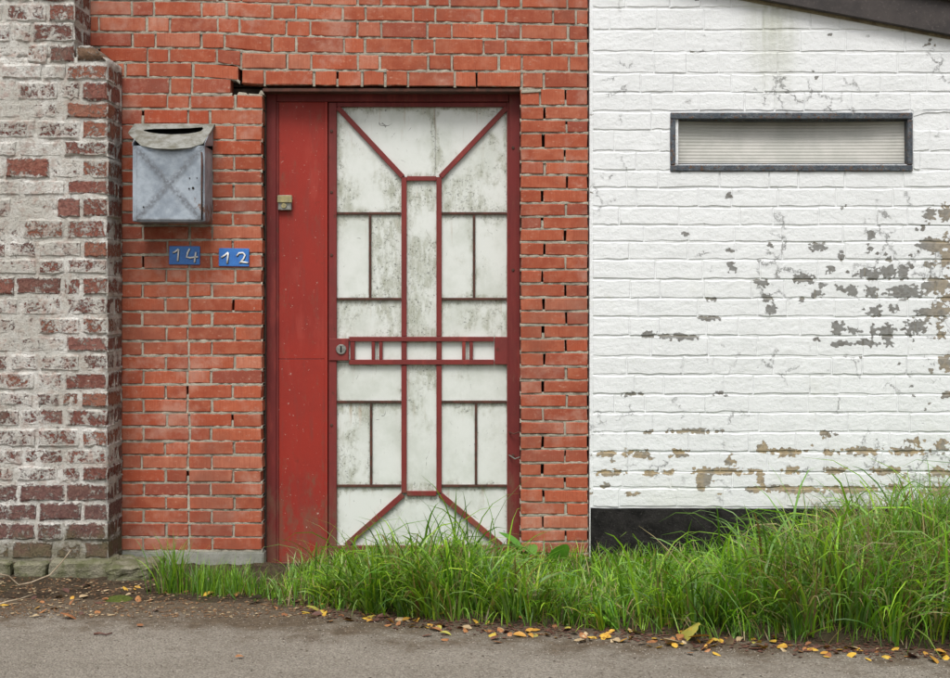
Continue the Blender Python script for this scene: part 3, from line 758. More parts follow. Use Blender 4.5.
def lbrick(a, c, t, b, amt, y0=LY, y1=None, col=None, xr=None):
    """brick on the front face between picture columns a..c (rows t..b)"""
    gx = rng.uniform(.9, 1.7); gz0, gz1 = rng.uniform(.8, 1.7), rng.uniform(.8, 1.7)
    x0, x1 = X(a + gx, LY), (X(c - gx, LY) if xr is None else xr)
    dz = rng.uniform(-.8, .8)
    col = col or clay()
    brick(lw, M['lime'], rng, x0, x1, (Z(b - gz0, LY), Z(b - gz0 + dz, LY)), (Z(t + gz1, LY), Z(t + gz1 + dz, LY)), y0, y1 if y1 is not None else LY + 0.09, 0.0075, 0.0042, False, 4, 1, col=(*col, amt), edge=1.1, jz=0.0042)
def sbrick(y0, y1, t, b, amt, xr):
    """second brick on the right flank"""
    gz0, gz1 = rng.uniform(.8, 1.7), rng.uniform(.8, 1.7); c = clay()
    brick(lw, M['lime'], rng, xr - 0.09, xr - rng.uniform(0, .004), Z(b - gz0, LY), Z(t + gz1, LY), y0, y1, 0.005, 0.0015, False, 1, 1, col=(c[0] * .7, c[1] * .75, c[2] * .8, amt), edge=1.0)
for i in range(len(LW) - 1):
    t, b = LW[i], LW[i + 1]
    upper = b <= 64
    xr = XU if upper else XR
    edge = xr * K * D / (D + LY) + 475
    # bare clay along the corner, more lime away from it, dark damp bricks at the foot
    ca = 0.40 if b > 130 else 0.30
    low = b > 500
    if i % 2:
        ce = edge - rng.uniform(41, 45)
        lbrick(ce, edge, t, b, (0.20 if low else ca) + rng.uniform(-.14, .16), LY, LY + .105, (0.16, .085, .075) if low else None, xr - rng.uniform(0, .004))
        sbrick(LY + .118, LY + .16, t, b, .25, xr); sbrick(LY + .172, -.012, t, b, .2, xr)
    else:
        ce = edge - rng.uniform(25, 28)
        lbrick(ce, edge, t, b, (0.20 if low else ca) + rng.uniform(-.14, .16), LY, LY + .215, (0.15, .085, .08) if low else None, xr - rng.uniform(0, .004))
        sbrick(LY + .226, -.006, t, b, .3, xr)
    x = ce
    while x > -50:
        wd = rng.choice((21, 43, 43, 44, 46, 28)) + rng.uniform(-2, 2)
        far = min(1, (edge - x + wd / 2) / 70)
        amt = 0.44 + 0.20 * far + rng.uniform(-.13, .13)
        if low: amt = rng.uniform(.22, .50)
        elif b > 400: amt -= 0.10
        elif b < 240: amt += 0.10
        if not low and rng.random() < 0.05: amt = 0.24
        lbrick(x - wd, x, t, b, amt, LY + rng.uniform(0, .004), None, (0.17, .09, .085) if low else None)
        x -= wd
# sloping cap brick on the step
def cap():
    xa, xb = XU + .004, XR - .004
    za, zb, zc = Z(62, LY), Z(64, LY), Z(45, LY)
    y0 = LY + .004
    v = [(xa, y0, za), (xb, y0, za), (xb, y0, za + .012), (xa + .065, y0, zc), (xa, y0, zc)]
    v += [(x, -.006, z) for x, y, z in v]
    bm = bmesh.new(); q = [bm.verts.new(p) for p in v]
    bm.faces.new(q[:5]); bm.faces.new(q[5:][::-1])
    for k in range(5): bm.faces.new((q[k], q[k + 5], q[(k + 1) % 5 + 5], q[(k + 1) % 5]))
    bev(bm, 0.006, 2)
    o = bmobj('cap_brick', bm, M['lime'], lw, True); o.color = (0.20, 0.135, 0.075, 0.22)
cap()
# foot stones under it
def rock(name, x0, x1, y0, y1, z0, z1, mat, parent, seed, jit=0.012, bevr=0.010):
    bm = bmesh.new(); bm_prism(bm, [(x0, z0), (x1, z0), (x1, z1), (x0, z1)], y0, y1); bev(bm, bevr, 1)
    bmesh.ops.subdivide_edges(bm, edges=[e for e in bm.edges if e.calc_length() > bevr * 2.2], cuts=6, use_grid_fill=True)
    for v in bm.verts:
        q = v.co * 9 + Vector((seed, seed * 2, 0))
        v.co += Vector(mn.noise_vector(q)) * jit + Vector(mn.noise_vector(q * 3.3)) * jit * .55 + Vector(mn.noise_vector(q * 8.1)) * jit * .3
    return bmobj(name, bm, mat, parent, False)
FY = LY - 0.045
for k, (a, c, t, b) in enumerate(((-40, 10, 561.5, 583), (13, 45, 563, 582), (49, 113, 561, 582))):
    rock('foot_stone', X(a, FY), X(c, FY), FY, LY + .1, Z(b, FY) - .02, Z(t, FY), M['stone'], lw, k * 3.3 + 1, 0.009)

st = rock('mossy_stone', X(108, -.33), X(152, -.33), -0.36, -0.10, -0.03, Z(566, -.33), M['stone'], None, 9.1, 0.016)
tag(st, 'mossy flat stone lying at the foot of the brick pier corner', 'stone')

# ------------------------------------------------------------------ door
dy = 0.105
door = thing('door', (X(392, dy), dy, 0), 'red metal door with pale dirty glass panes in angular bars', 'door')
def dp(name, a, b, c, d, y0, y1, mat, parent=None, bevel=0.0015): return pbox(name, a, b, c, d, y0, y1, mat, parent or door, bevel)
dp('frame_stile', 266.2, 276.2, 91.5, 566, 0.088, 0.17, M['frame'], bevel=.003)
dp('frame_stile', 509.0, 520.4, 91.5, 566, 0.088, 0.17, M['frame'], bevel=.003)
dp('frame_header', 276.4, 508.8, 91.5, 101.5, 0.092, 0.17, M['frame'], bevel=.003)
sp = dp('side_panel', 276.6, 326.8, 101.8, 358.9, dy, 0.15, M['door'], bevel=.0015)
dp('side_panel', 276.6, 326.8, 359.3, 562, dy + .0008, 0.15, M['door'], bevel=.0015)
dp('panel_stop', 274.8, 278.6, 101.8, 562, dy - .008, dy - .0005, M['frame'], bevel=.001)
dp('panel_edge', 324.6, 327.6, 101.8, 562, dy - .006, dy - .0005, M['door'], bevel=.0012)
dp('kick_sill', 270, 328, 562.3, 570, dy - .01, 0.2, M['frame'], bevel=.002)
dp('gap_blocker', 320, 336, 101.8, 562, 0.153, 0.17, M['frame'], bevel=0)  # strip added behind the gap to block the sky and keep it dark
ly = dy - 0.004
dp('leaf_stile', 328.6, 336.6, 102.4, 556, ly, 0.15, M['bar'], bevel=.002)
dp('leaf_stile', 507.0, 509.6, 102.4, 556, ly, 0.15, M['bar'], bevel=.001)
dp('leaf_rail', 336.8, 506.8, 102.4, 106.6, ly, 0.15, M['frame'], bevel=.0015)
dp('leaf_rail', 336.8, 506.8, 546, 556, ly, 0.15, M['bar'], bevel=.0015)
py_ = dy + 0.016
panes = [
    [(336, 106), (435, 106), (435, 177), (405, 177)], [(435.4, 106), (508, 106), (439, 177), (435.4, 177)],
    [(336, 108), (404, 178), (404, 213), (336, 213)], [(508, 108), (508, 213), (439, 213), (439, 178)],
    [(336, 213.4), (370, 213.4), (370, 299), (336, 299)], [(370.4, 213.4), (404, 213.4), (404, 299), (370.4, 299)],
    [(439, 213.4), (474, 213.4), (474, 299), (439, 299)], [(474.4, 213.4), (508, 213.4), (508, 299), (474.4, 299)],
    [(336, 299.4), (404, 299.4), (404, 339), (336, 339)], [(439, 299.4), (508, 299.4), (508, 339), (439, 339)],
    [(404.4, 178), (438.6, 178), (438.6, 339), (404.4, 339)], [(404.4, 339.4), (438.6, 339.4), (438.6, 362), (404.4, 362)],
    [(336, 339.4), (377, 339.4), (377, 362), (336, 362)], [(377.4, 339.4), (404, 339.4), (404, 362), (377.4, 362)],
    [(439, 339.4), (467, 339.4), (467, 362), (439, 362)], [(467.4, 339.4), (508, 339.4), (508, 362), (467.4, 362)],
    [(336, 362.4), (404, 362.4), (404, 402), (336, 402)], [(439, 362.4), (508, 362.4), (508, 402), (439, 402)],
    [(404.4, 362.4), (438.6, 362.4), (438.6, 494), (404.4, 494)],
    [(336, 402.4), (370, 402.4), (370, 486), (336, 486)], [(370.4, 402.4), (404, 402.4), (404, 486), (370.4, 486)],
    [(439, 402.4), (476, 402.4), (476, 486), (439, 486)], [(476.4, 402.4), (508, 402.4), (508, 486), (476.4, 486)],
    [(336, 486.4), (404, 486.4), (404, 495), (345, 548), (336, 548)], [(439, 486.4), (508, 486.4), (508, 548), (500, 548), (439, 495)],
    [(405, 494.6), (438, 494.6), (499, 548), (346, 548)],
]
GRIME = {0: .5, 2: .75, 5: 1.0, 8: .8, 9: .65, 10: .95, 11: .6, 3: .6, 4: .35, 6: .35, 7: .35, 18: .6, 19: .65, 25: .6}
for pl in panes:
    if pl is panes[1] or pl is panes[3]: pass
    poly = [(X(a, py_), Z(b, py_)) for a, b in pl]
    o = prism('pane', poly, py_ + rng.uniform(-.001, .001), py_ + 0.006, M['pane'], door, 0)
    o.color = (1, 1, 1, GRIME.get(panes.index(pl), .38) + .06)
dp('backing', 330, 508, 106, 556, py_ + .012, py_ + .03, M['enam'], bevel=0)
by = dy + 0.001
def mb(name, a, b, wd, mat, y0=by, y1=py_ + 0.004, parent=None):
    A = (X(a[0], y0), Z(a[1], y0)); B = (X(b[0], y0), Z(b[1], y0))
    return prism(name, barpoly(A, B, wd / (K * D / (D + y0))), y0, y1, mat, parent or door, 0.0012)
mm, rb = M['bar'], M['rustbar']
ty = by + .004
for a, b in (((336.8, 213.3), (401, 213.3)), ((441.6, 213.3), (506.8, 213.3)), ((336.8, 299), (401, 299)), ((441.6, 299), (506.8, 299)),
             ((336.8, 402), (401, 402)), ((441.6, 402), (506.8, 402)), ((336.8, 486), (401, 486)), ((441.6, 486), (506.8, 486))):
    mb('muntin', a, b, 2.5, rb, ty)
for a, b in (((370, 215), (370, 297.4)), ((474, 215), (474, 297.4)), ((371, 403.6), (371, 484.4)), ((476, 403.6), (476, 484.4))):
    mb('muntin', a, b, 2.5, rb, ty)
for x in (404, 439):
    mb('mullion', (x, 177), (x, 336.5), 5.2, mm); mb('mullion', (x, 341.8), (x, 359.6), 5.2, mm); mb('mullion', (x, 365), (x, 493), 5.2, mm)
mb('muntin', (406.8, 178.4), (436.2, 178.4), 4.6, mm); mb('muntin', (406.8, 493.6), (436.2, 493.6), 4.8, mm)
mb('diagonal_bar', (337.5, 107), (402.6, 176.6), 5.0, mm, by - .002); mb('diagonal_bar', (507, 107), (440.5, 176.6), 5.0, mm, by - .002)
mb('diagonal_bar', (402.8, 495), (346, 545.5), 5.4, mm, by - .002); mb('diagonal_bar', (440.2, 495), (501, 545.5), 5.4, mm, by - .002)
# lock rail with its small uprights
ry = by - 0.006
mb('lock_rail', (349, 339.2), (494, 339.2), 4.6, mm, ry); mb('lock_rail', (349, 362.2), (494, 362.2), 4.8, mm, ry)
for x, wd in ((352.5, 4.4), (373.2, 3.4), (380.8, 3.4), (463.8, 3.4), (471.2, 3.4)):
    mb('lock_rail_upright', (x, 341.8), (x, 359.6), wd, mm, ry + .002)
dp('lock_rail_plate', 494.6, 507.6, 337, 364.6, ry - .002, py_ + .002, M['bar'], bevel=.002)
lk = dp('lock_box', 328.8, 348.6, 338.6, 360.6, ry - .006, py_, M['bar'], bevel=.002)
cyl = disc('lock_cylinder', X(341.3, ry), Z(349.3, ry), 0.0235, ry - .013, ry - .004, M['steel'], lk, 24, .003)
box('keyhole', X(340.5, ry), X(342.1, ry), ry - .0136, ry - .0125, Z(352.5, ry), Z(346, ry), M['dark'], lk, 0)
# second lock on the plain panel
l2 = dp('panel_lock', 277.8, 291.4, 195, 210, dy - .022, dy + .004, M['steel'], sp, bevel=.002)
dp('panel_lock_flap', 277.2, 292, 195.4, 202.5, dy - .030, dy - .0225, M['brass'], sp, bevel=.002)
disc('panel_lock_cylinder', X(284.6, dy), Z(206, dy), 0.012, dy - .027, dy - .0225, M['brass'], sp, 16, .001)
for (a, b) in ((331.5, 131), (331.5, 192), (331.5, 255), (331.5, 425), (513, 148), (513, 270), (513, 455)):
    disc('bolt', X(a, ly), Z(b, ly), 0.007, (ly if a < 400 else .088) - .004, (ly if a < 400 else .088) + .002, M['rustbar'], door, 8, .001)
sill = box('threshold', X(262, .0), X(522, .0), -0.02, 0.25, -0.05, Z(570.5, 0.0), M['concrete'], door, 0.006)
# thin bolt hook hanging from the right frame
tube('hook', [P(509, 432, .085), P(514, 434, .06), P(519, 432, .055), P(522, 436, .05)], 0.003, M['rustbar'], door)
tube('hook', [P(509, 455, .085), P(515, 459, .06), P(520, 457, .055)], 0.003, M['steel'], door)

# ------------------------------------------------------------------ mailbox
bx = thing('mailbox', (X(170, -.1), -0.02, Z(222, -.1)), 'weathered galvanised metal mailbox with slotted lid on the red brick', 'mailbox')
by0 = -0.18
def shell():
    bm = bmesh.new(); bm_prism(bm, [(X(132.5, by0), Z(221.5, by0)), (X(204.5, by0), Z(221.5, by0)), (X(204.5, by0), Z(145.5, by0)), (X(132.5, by0), Z(145.5, by0))], by0, -0.001)
    bev(bm, 0.003, 2); bmobj('body', bm, M['zinc'], bx)
shell()
def mbdoor():
    y = by0 - .007
    x0, x1, z0, z1 = X(136.5, y), X(201, y), Z(219.5, y), Z(151.5, y)
    cx, cz = (x0 + x1) / 2, (z0 + z1) / 2
    n = 14; v, f = [], []
    for j in range(n + 1):
        for i in range(n + 1):
            u, t = i / n * 2 - 1, j / n * 2 - 1
            r = max(abs(u), abs(t)); dip = 0.010 * (1 - r) - 0.0025 * math.exp(-((abs(u) - abs(t)) / .12) ** 2) * (1 - r ** 4)
            v.append((cx + (x1 - x0) / 2 * u, y + dip * 0.9, cz + (z1 - z0) / 2 * t))
    for j in range(n):
        for i in range(n): f.append((j * (n + 1) + i, j * (n + 1) + i + 1, (j + 1) * (n + 1) + i + 1, (j + 1) * (n + 1) + i))
    per = [i for i in range(n + 1)] + [j * (n + 1) + n for j in range(1, n + 1)] + [n * (n + 1) + i for i in range(n - 1, -1, -1)] + [j * (n + 1) for j in range(n - 1, 0, -1)]
    o = len(v)
    for a in per: x, yy, z = v[a]; v.append((x, by0 + .001, z))
    for k in range(len(per)): f.append((per[(k + 1) % len(per)], per[k], o + k, o + (k + 1) % len(per)))
    d = mobj('box_door', v, f, M['zinc'], bx)
    for a, b, r in ((189.5, 178, .0026), (197, 178, .0026), (189, 188.5, .0032), (193, 188, .0055), (143.5, 207, .0035)):
        disc('keyhole', X(a, y), Z(b, y), r, y - .0008, y + .004, M['dark'], d, 10, 0)
    tube('hinge', [P(201.6, 152, y), P(202.2, 165, y), P(201.8, 190, y), P(202, 220, y)], 0.0035, M['rustbar'], bx)
mbdoor()
def lid():
    def q(px, py):
        t = (py - 123.5) / 27.0; y = -0.02 - 0.200 * min(1, t)
        return P(px, py, y)
    outer = [(134.5, 123.5), (155, 123.5), (176, 123.5), (196, 123.7), (214.6, 124), (211.5, 130), (207, 137), (203, 143.5), (190, 147.6), (172, 149), (154, 148.2), (141, 145.5), (130, 135.5), (128, 132.5)]
    inner = [(145, 129.5), (155, 128.8), (172, 128.6), (190, 128), (202, 127), (203.5, 128.6), (201, 131), (195, 132.6), (186, 133.8), (172, 134.4), (160, 133.8), (150, 132.4), (144, 130.8), (143.6, 130.2)]
    n = len(outer); a = [q(*p) for p in outer]; b = [q(*p) for p in inner]
    mid = []
    for p, r in zip(a, b):
        m_ = [(p[k] + r[k]) / 2 for k in range(3)]; m_[1] -= 0.008; mid.append(tuple(m_))
    low = [(x, min(y + .03, -.001) if y < -.05 else -0.001, z - .004) for x, y, z in a]
    dn = [(x, y + .003, z - .001) for x, y, z in b]
    v = a + mid + b + low + dn; f = []
    for k in range(n):
        j = (k + 1) % n
        f += [(k, j, n + j, n + k), (n + k, n + j, 2 * n + j, 2 * n + k), (k, 3 * n + k, 3 * n + j, j), (2 * n + k, 2 * n + j, 4 * n + j, 4 * n + k)]
    mobj('lid', v, f, M['lid'], bx)
    # cheeks closing the lid's sides, black sheets standing in for the shade inside the slot
    for s, (px, o) in enumerate(((133.5, 0.0), (205.5, 0.0))):
        x = X(px, -.16)
        yz = [(-.001, Z(124.5, -.02)), (-.175, Z(143, -.175)), (-.175, Z(146, -.175)), (-.001, Z(146, 0))]
        vv = [(x - .002, y, z) for y, z in yz] + [(x + .002, y, z) for y, z in yz]
        mobj('lid_cheek', vv, [(0, 1, 2, 3), (7, 6, 5, 4)] + [(k, k + 4, (k + 1) % 4 + 4, (k + 1) % 4) for k in range(4)], M['zinc'], bx)
    pbox('slot_shade_back', 135.5, 212.5, 124.6, 150, -.008, -.002, M['dark'], bx, 0)
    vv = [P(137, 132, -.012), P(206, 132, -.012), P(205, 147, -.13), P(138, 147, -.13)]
    mobj('slot_shade_sheet', vv + [(x, y + .004, z - .004) for x, y, z in vv], [(0, 3, 2, 1), (4, 5, 6, 7), (0, 1, 5, 4), (1, 2, 6, 5), (2, 3, 7, 6), (3, 0, 4, 7)], M['dark'], bx)
lid()

# ------------------------------------------------------------------ house number plates
def plate(px0, px1, py0, py1, strokes, label, rot):
    t = thing('number_plate', (X((px0 + px1) / 2), -.004, Z(py1)), label, 'sign', 'house number plates')
    cx, cz = (px0 + px1) / 2, (py0 + py1) / 2
    R = lambda a, b: (cx + (a - cx) * math.cos(rot) - (b - cz) * math.sin(rot), cz + (a - cx) * math.sin(rot) + (b - cz) * math.cos(rot))
    pl = [R(px0, py1), R(px1, py1), R(px1, py0), R(px0, py0)]
    prism('tile', [(X(a), Z(b)) for a, b in pl], -0.010, -0.0002, M['blue'], t, 0.0015)
    for s in strokes:
        tube('digit_shading', [P(a + .45, b + .5, -.0105) for a, b in s], 1.05 / K, M['navy'], t, 6, .3)  # dark copy offset down and right, painted as shading around the stroke
        tube('digit_stroke', [P(a, b, -.0125) for a, b in s], 0.85 / K, M['enam'], t, 6, .35)
plate(169.6, 200.2, 246.2, 264.6, [[(172.6, 252.6), (175, 251.8), (178.2, 249.2), (178.6, 249.6), (178, 255), (177.6, 261)],
      [(189.6, 248.6), (187.6, 252.5), (186.6, 257), (190, 257.8), (194, 257.2), (198, 256.8)], [(195.8, 252), (195, 257), (194.4, 262.6)]],
      'blue enamel plate with the white number 14 below the mailbox', .01)
plate(219.2, 249.4, 248.4, 266.4, [[(221.2, 257.4), (224, 255.8), (228, 252.4), (228.2, 253), (227.6, 258), (227, 263.4)],
      [(236.6, 256), (239, 253), (243, 252.8), (245, 255), (243.6, 258.6), (239.6, 263), (242, 262), (248, 262.8)]],
      'blue enamel plate with the white number 12 beside the door', .015)

# ------------------------------------------------------------------ grass
def blades(rs, roots, az, L, lean, bend, wd, cols, name, segs=6, parent=None, mat=None):
    n = len(L); t = np.linspace(0, 1, segs + 1)
    ang = lean[:, None] + bend[:, None] * t[None, :] ** 1.6
    dl = L[:, None] / segs
    hx = np.cumsum(np.sin(ang) * dl, 1) - np.sin(ang) * dl; hz = np.cumsum(np.cos(ang) * dl, 1) - np.cos(ang) * dl
    ca, sa = np.cos(az)[:, None], np.sin(az)[:, None]
    sway = (rs.normal(0, 0.05, n)[:, None]) * (t[None, :] ** 2) * L[:, None]
    cx = roots[:, 0:1] + hx * ca - sway * sa; cy = roots[:, 1:2] + hx * sa + sway * ca; cz = roots[:, 2:3] + hz
    cz = np.maximum(cz, roots[:, 2:3] - 0.015 + 0.02 * t[None, :])
    tw = rs.uniform(-.7, .7, n)[:, None] + t[None, :] * rs.uniform(-.8, .8, n)[:, None]
    wx, wy, wz = -sa * np.cos(tw) , ca * np.cos(tw), np.sin(tw)
    hw = wd[:, None] * np.clip(0.55 + 1.2 * t, 0, 1)[None, :] * (1 - t[None, :] ** 2.2) / 2 + 0.0002
    A = np.stack([cx - wx * hw, cy - wy * hw, cz - wz * hw], -1); B = np.stack([cx + wx * hw, cy + wy * hw, cz + wz * hw], -1)
    lim = -0.03
    A[..., 1] = np.minimum(A[..., 1], lim); B[..., 1] = np.minimum(B[..., 1], lim)
    V = np.stack([A, B], 2).reshape(-1, 3)
    k = np.arange(segs); base = (np.arange(n) * (segs + 1) * 2)[:, None] + 2 * k[None, :]
    F = np.stack([base, base + 1, base + 3, base + 2], -1).reshape(-1, 4)
    me = bpy.data.meshes.new(name)
    c0 = np.array([V[:, 0].mean(), V[:, 1].mean(), 0])
    me.vertices.add(len(V)); me.vertices.foreach_set('co', (V - c0).astype(np.float32).ravel())
    me.loops.add(F.size); me.loops.foreach_set('vertex_index', F.astype(np.int32).ravel())
    me.polygons.add(len(F)); me.polygons.foreach_set('loop_start', np.arange(0, F.size, 4, dtype=np.int32))
    me.polygons.foreach_set('use_smooth', np.ones(len(F), dtype=bool))
    me.update(calc_edges=True)
    ca_ = me.color_attributes.new('Col', 'FLOAT_COLOR', 'POINT')
    C = np.repeat(cols[:, None, :], segs + 1, 1).copy()
    C *= (0.92 + 0.16 * t)[None, :, None]
    C = np.repeat(C[:, :, None, :], 2, 2).reshape(-1, 3)
    C4 = np.concatenate([C, np.ones((len(C), 1))], 1).astype(np.float32)
    ca_.data.foreach_set('color', C4.ravel())
    me.materials.append(mat or M['blade'])
    o = bpy.data.objects.new(name, me)
    return link(o, parent, c0.tolist())
GREENS = np.array([[.13, .23, .022], [.18, .31, .028], [.24, .37, .036], [.30, .40, .050], [.15, .24, .075], [.09, .17, .025], [.20, .30, .10]])
STRAW = np.array([[.36, .28, .13], [.27, .19, .09], [.42, .35, .19], [.20, .13, .06]])
def colours(rs, n, straw):
    straw = straw * 1.5
    straw = straw * .62 if straw < .9 else straw
    c = np.array([.98, 1.16, .85]) * GREENS[rs.integers(0, len(GREENS), n)] * rs.uniform(.75, 1.3, (n, 1))
    s = rs.random(n) < straw
    c[s] = STRAW[rs.integers(0, len(STRAW), s.sum())] * rs.uniform(.7, 1.2, (s.sum(), 1))
    return c
HX = [296, 315, 340, 370, 400, 440, 480, 510, 540, 580, 610, 640, 680, 720, 760, 800, 850, 900, 950, 1150]
HT = [598, 584, 568, 558, 550, 546, 549, 560, 575, 588, 590, 583, 570, 558, 543, 525, 511, 494, 480, 464]     # where the tips reach
def big_grass():
    rs = np.random.default_rng(4)
    R, AZ, L, LE, BE, W, CO = [], [], [], [], [], [], []
    n_t = 0
    while n_t < 760:
        x = rs.uniform(X(292), 2.75)
        e = edge_y(x)
        d = rs.random() ** 0.85
        y = -0.05 + (e + 0.10 + 0.05) * d
        px = 475 + x * K * D / (D + y)
        if px < 300 + 25 * d: continue
        n_t += 1
        h = float(np.clip(Z(np.interp(px, HX, HT), y) - soil_z(x, y), .07, .42 - .17 * d)) * rs.uniform(.55, 1.15)
        if rs.random() < .05 and not 515 < px < 630: h *= 1.3
        nb = int(rs.integers(18, 42))
        a = rs.uniform(0, 2 * np.pi, nb)
        # blades near the road hang out over it, those at the wall lean away from it
        dom = rs.uniform(0, 2 * np.pi) if rs.random() < .55 else rs.normal(-np.pi / 2, .7)
        a = np.where(rs.random(nb) < 0.62, rs.normal(dom, .45, nb), a)
        rr = rs.uniform(0, .05, nb)
        rx = x + rr * np.cos(a); ry = y + rr * np.sin(a)
        R.append(np.stack([rx, ry, np.array([soil_z(p, q) - .01 for p, q in zip(rx, ry)])], -1))
        AZ.append(a); be = rs.uniform(.2, 2.3, nb) * (0.75 + .3 * d); L.append(h * rs.uniform(.55, 1.1, nb) * (1.0 + .22 * be))
        LE.append(np.abs(rs.normal(0, .34, nb)) + .03); BE.append(be)
        W.append(rs.uniform(.0040, .0115, nb))
        dry = 0.07 + 0.38 * math.exp(-((px - 815) / 45) ** 2) * (1 - abs(d - .45)) + 0.10 * math.exp(-((px - 455) / 50) ** 2)
        tint = rs.uniform(.55, 1.3) * np.array([rs.uniform(.85, 1.3), 1.0, rs.uniform(.7, 1.3)])
        CO.append(colours(rs, nb, dry) * tint)
    # long blades arching over the rest
    m = 2600
    x = rs.uniform(X(330), 2.7, m); dd = rs.random(m) ** .8
    y = np.array([-.06 + (edge_y(q) + .12 + .06) * k for q, k in zip(x, dd)])
    px = 475 + x * K * D / (D + y)
    zz = np.array([soil_z(p, q) - .01 for p, q in zip(x, y)])
    LIFT = np.where(rs.random(m) < .18, rs.uniform(15, 48, m), rs.uniform(-6, 14, m)) * np.where((px > 515) & (px < 625), .5, 1)
    h = np.clip(np.array([Z(np.interp(a, HX, HT) - LIFT[i_], q) for i_, (a, q) in enumerate(zip(px, y))]) - zz, .08, .46 - .14 * dd)
    R.append(np.stack([x, y, zz], -1))
    AZ.append(np.where(rs.random(m) < .5, rs.normal(-np.pi / 2, .9, m), rs.uniform(0, 2 * np.pi, m)))
    be = rs.uniform(.5, 2.6, m); L.append(h * rs.uniform(.75, 1.25, m) * (1 + .25 * be)); LE.append(np.abs(rs.normal(0, .3, m)) + .05); BE.append(be)
    W.append(rs.uniform(.0065, .0125, m)); CO.append(colours(rs, m, .06) * rs.uniform(.8, 1.25, (m, 1)))
    # dry straw, some of it flattened
    m = 2000
    x = rs.uniform(X(330), 2.7, m); cl = rs.random(m) < .66
    x[cl] = rs.normal(X(815), .22, cl.sum()); c2 = rs.random(m) < .15; x[c2] = rs.normal(X(455), .22, c2.sum())
    dd = rs.random(m); y = np.array([-.06 + (edge_y(q) + .10 + .06) * k for q, k in zip(x, dd)])
    px = 475 + x * K * D / (D + y); zz = np.array([soil_z(p, q) for p, q in zip(x, y)])
    h = np.clip(np.array([Z(np.interp(a, HX, HT), q) for a, q in zip(px, y)]) - zz, .05, .34)
    R.append(np.stack([x, y, zz + rs.uniform(0, .6, m) * h * .5], -1))
    AZ.append(rs.uniform(0, 2 * np.pi, m)); L.append(h * rs.uniform(.7, 1.3, m)); LE.append(rs.uniform(.1, 1.3, m)); BE.append(rs.uniform(-.4, 1.3, m)); W.append(rs.uniform(.0022, .0055, m)); CO.append(colours(rs, m, 1.0))
    # thatch: short dense blades, partly dead, right down to the soil
    m = 9000
    x = rs.uniform(X(300), 2.7, m); dd = rs.random(m)
    y = np.array([-.05 + (edge_y(q) + .05 + .05) * k for q, k in zip(x, dd)])
    R.append(np.stack([x, y, np.array([soil_z(p, q) - .006 for p, q in zip(x, y)])], -1))
    AZ.append(rs.uniform(0, 2 * np.pi, m)); L.append(rs.uniform(.05, .14, m)); LE.append(rs.uniform(.1, .7, m)); BE.append(rs.uniform(.1, 1.2, m)); W.append(rs.uniform(.003, .007, m)); CO.append(colours(rs, m, .22) * 1.1)
    o = blades(rs, np.concatenate(R), np.concatenate(AZ), np.concatenate(L), np.concatenate(LE), np.concatenate(BE), np.concatenate(W), np.concatenate(CO), 'grass')
    tag(o, 'tall unmown green grass along the foot of the door and white wall', 'grass', None, 'stuff')
big_grass()
def tuft(px, py, n, h, rad, seed, label, wd=.006, lean=.25):
    rs = np.random.default_rng(seed)
    x, y, _ = gnd(px, py)
    rx = x + rs.normal(0, rad, n); ry = y + rs.normal(0, rad * .5, n)
    ry = np.minimum(ry, -.05)
    rt = np.stack([rx, ry, np.array([soil_z(p, q) - .008 for p, q in zip(rx, ry)])], -1)
    o = blades(rs, rt, rs.uniform(0, 2 * np.pi, n), h * rs.uniform(.5, 1.15, n), np.abs(rs.normal(0, lean, n)), rs.uniform(.1, 1.2, n), rs.uniform(.6, 1.2, n) * wd, colours(rs, n, .10), 'grass_tuft')
    tag(o, label, 'grass', 'grass tufts at the brick pier')
tuft(172, 594, 130, .235, .035, 1, 'loose spiky grass tuft beside the mossy stone')
tuft(222, 594, 520, .135, .085, 2, 'low dense grass tuft at the foot of the red brick pier', .0045, .2)
tuft(266, 598, 130, .13, .06, 3, 'sparse small grass tuft in front of the plain red door panel', .005, .5)

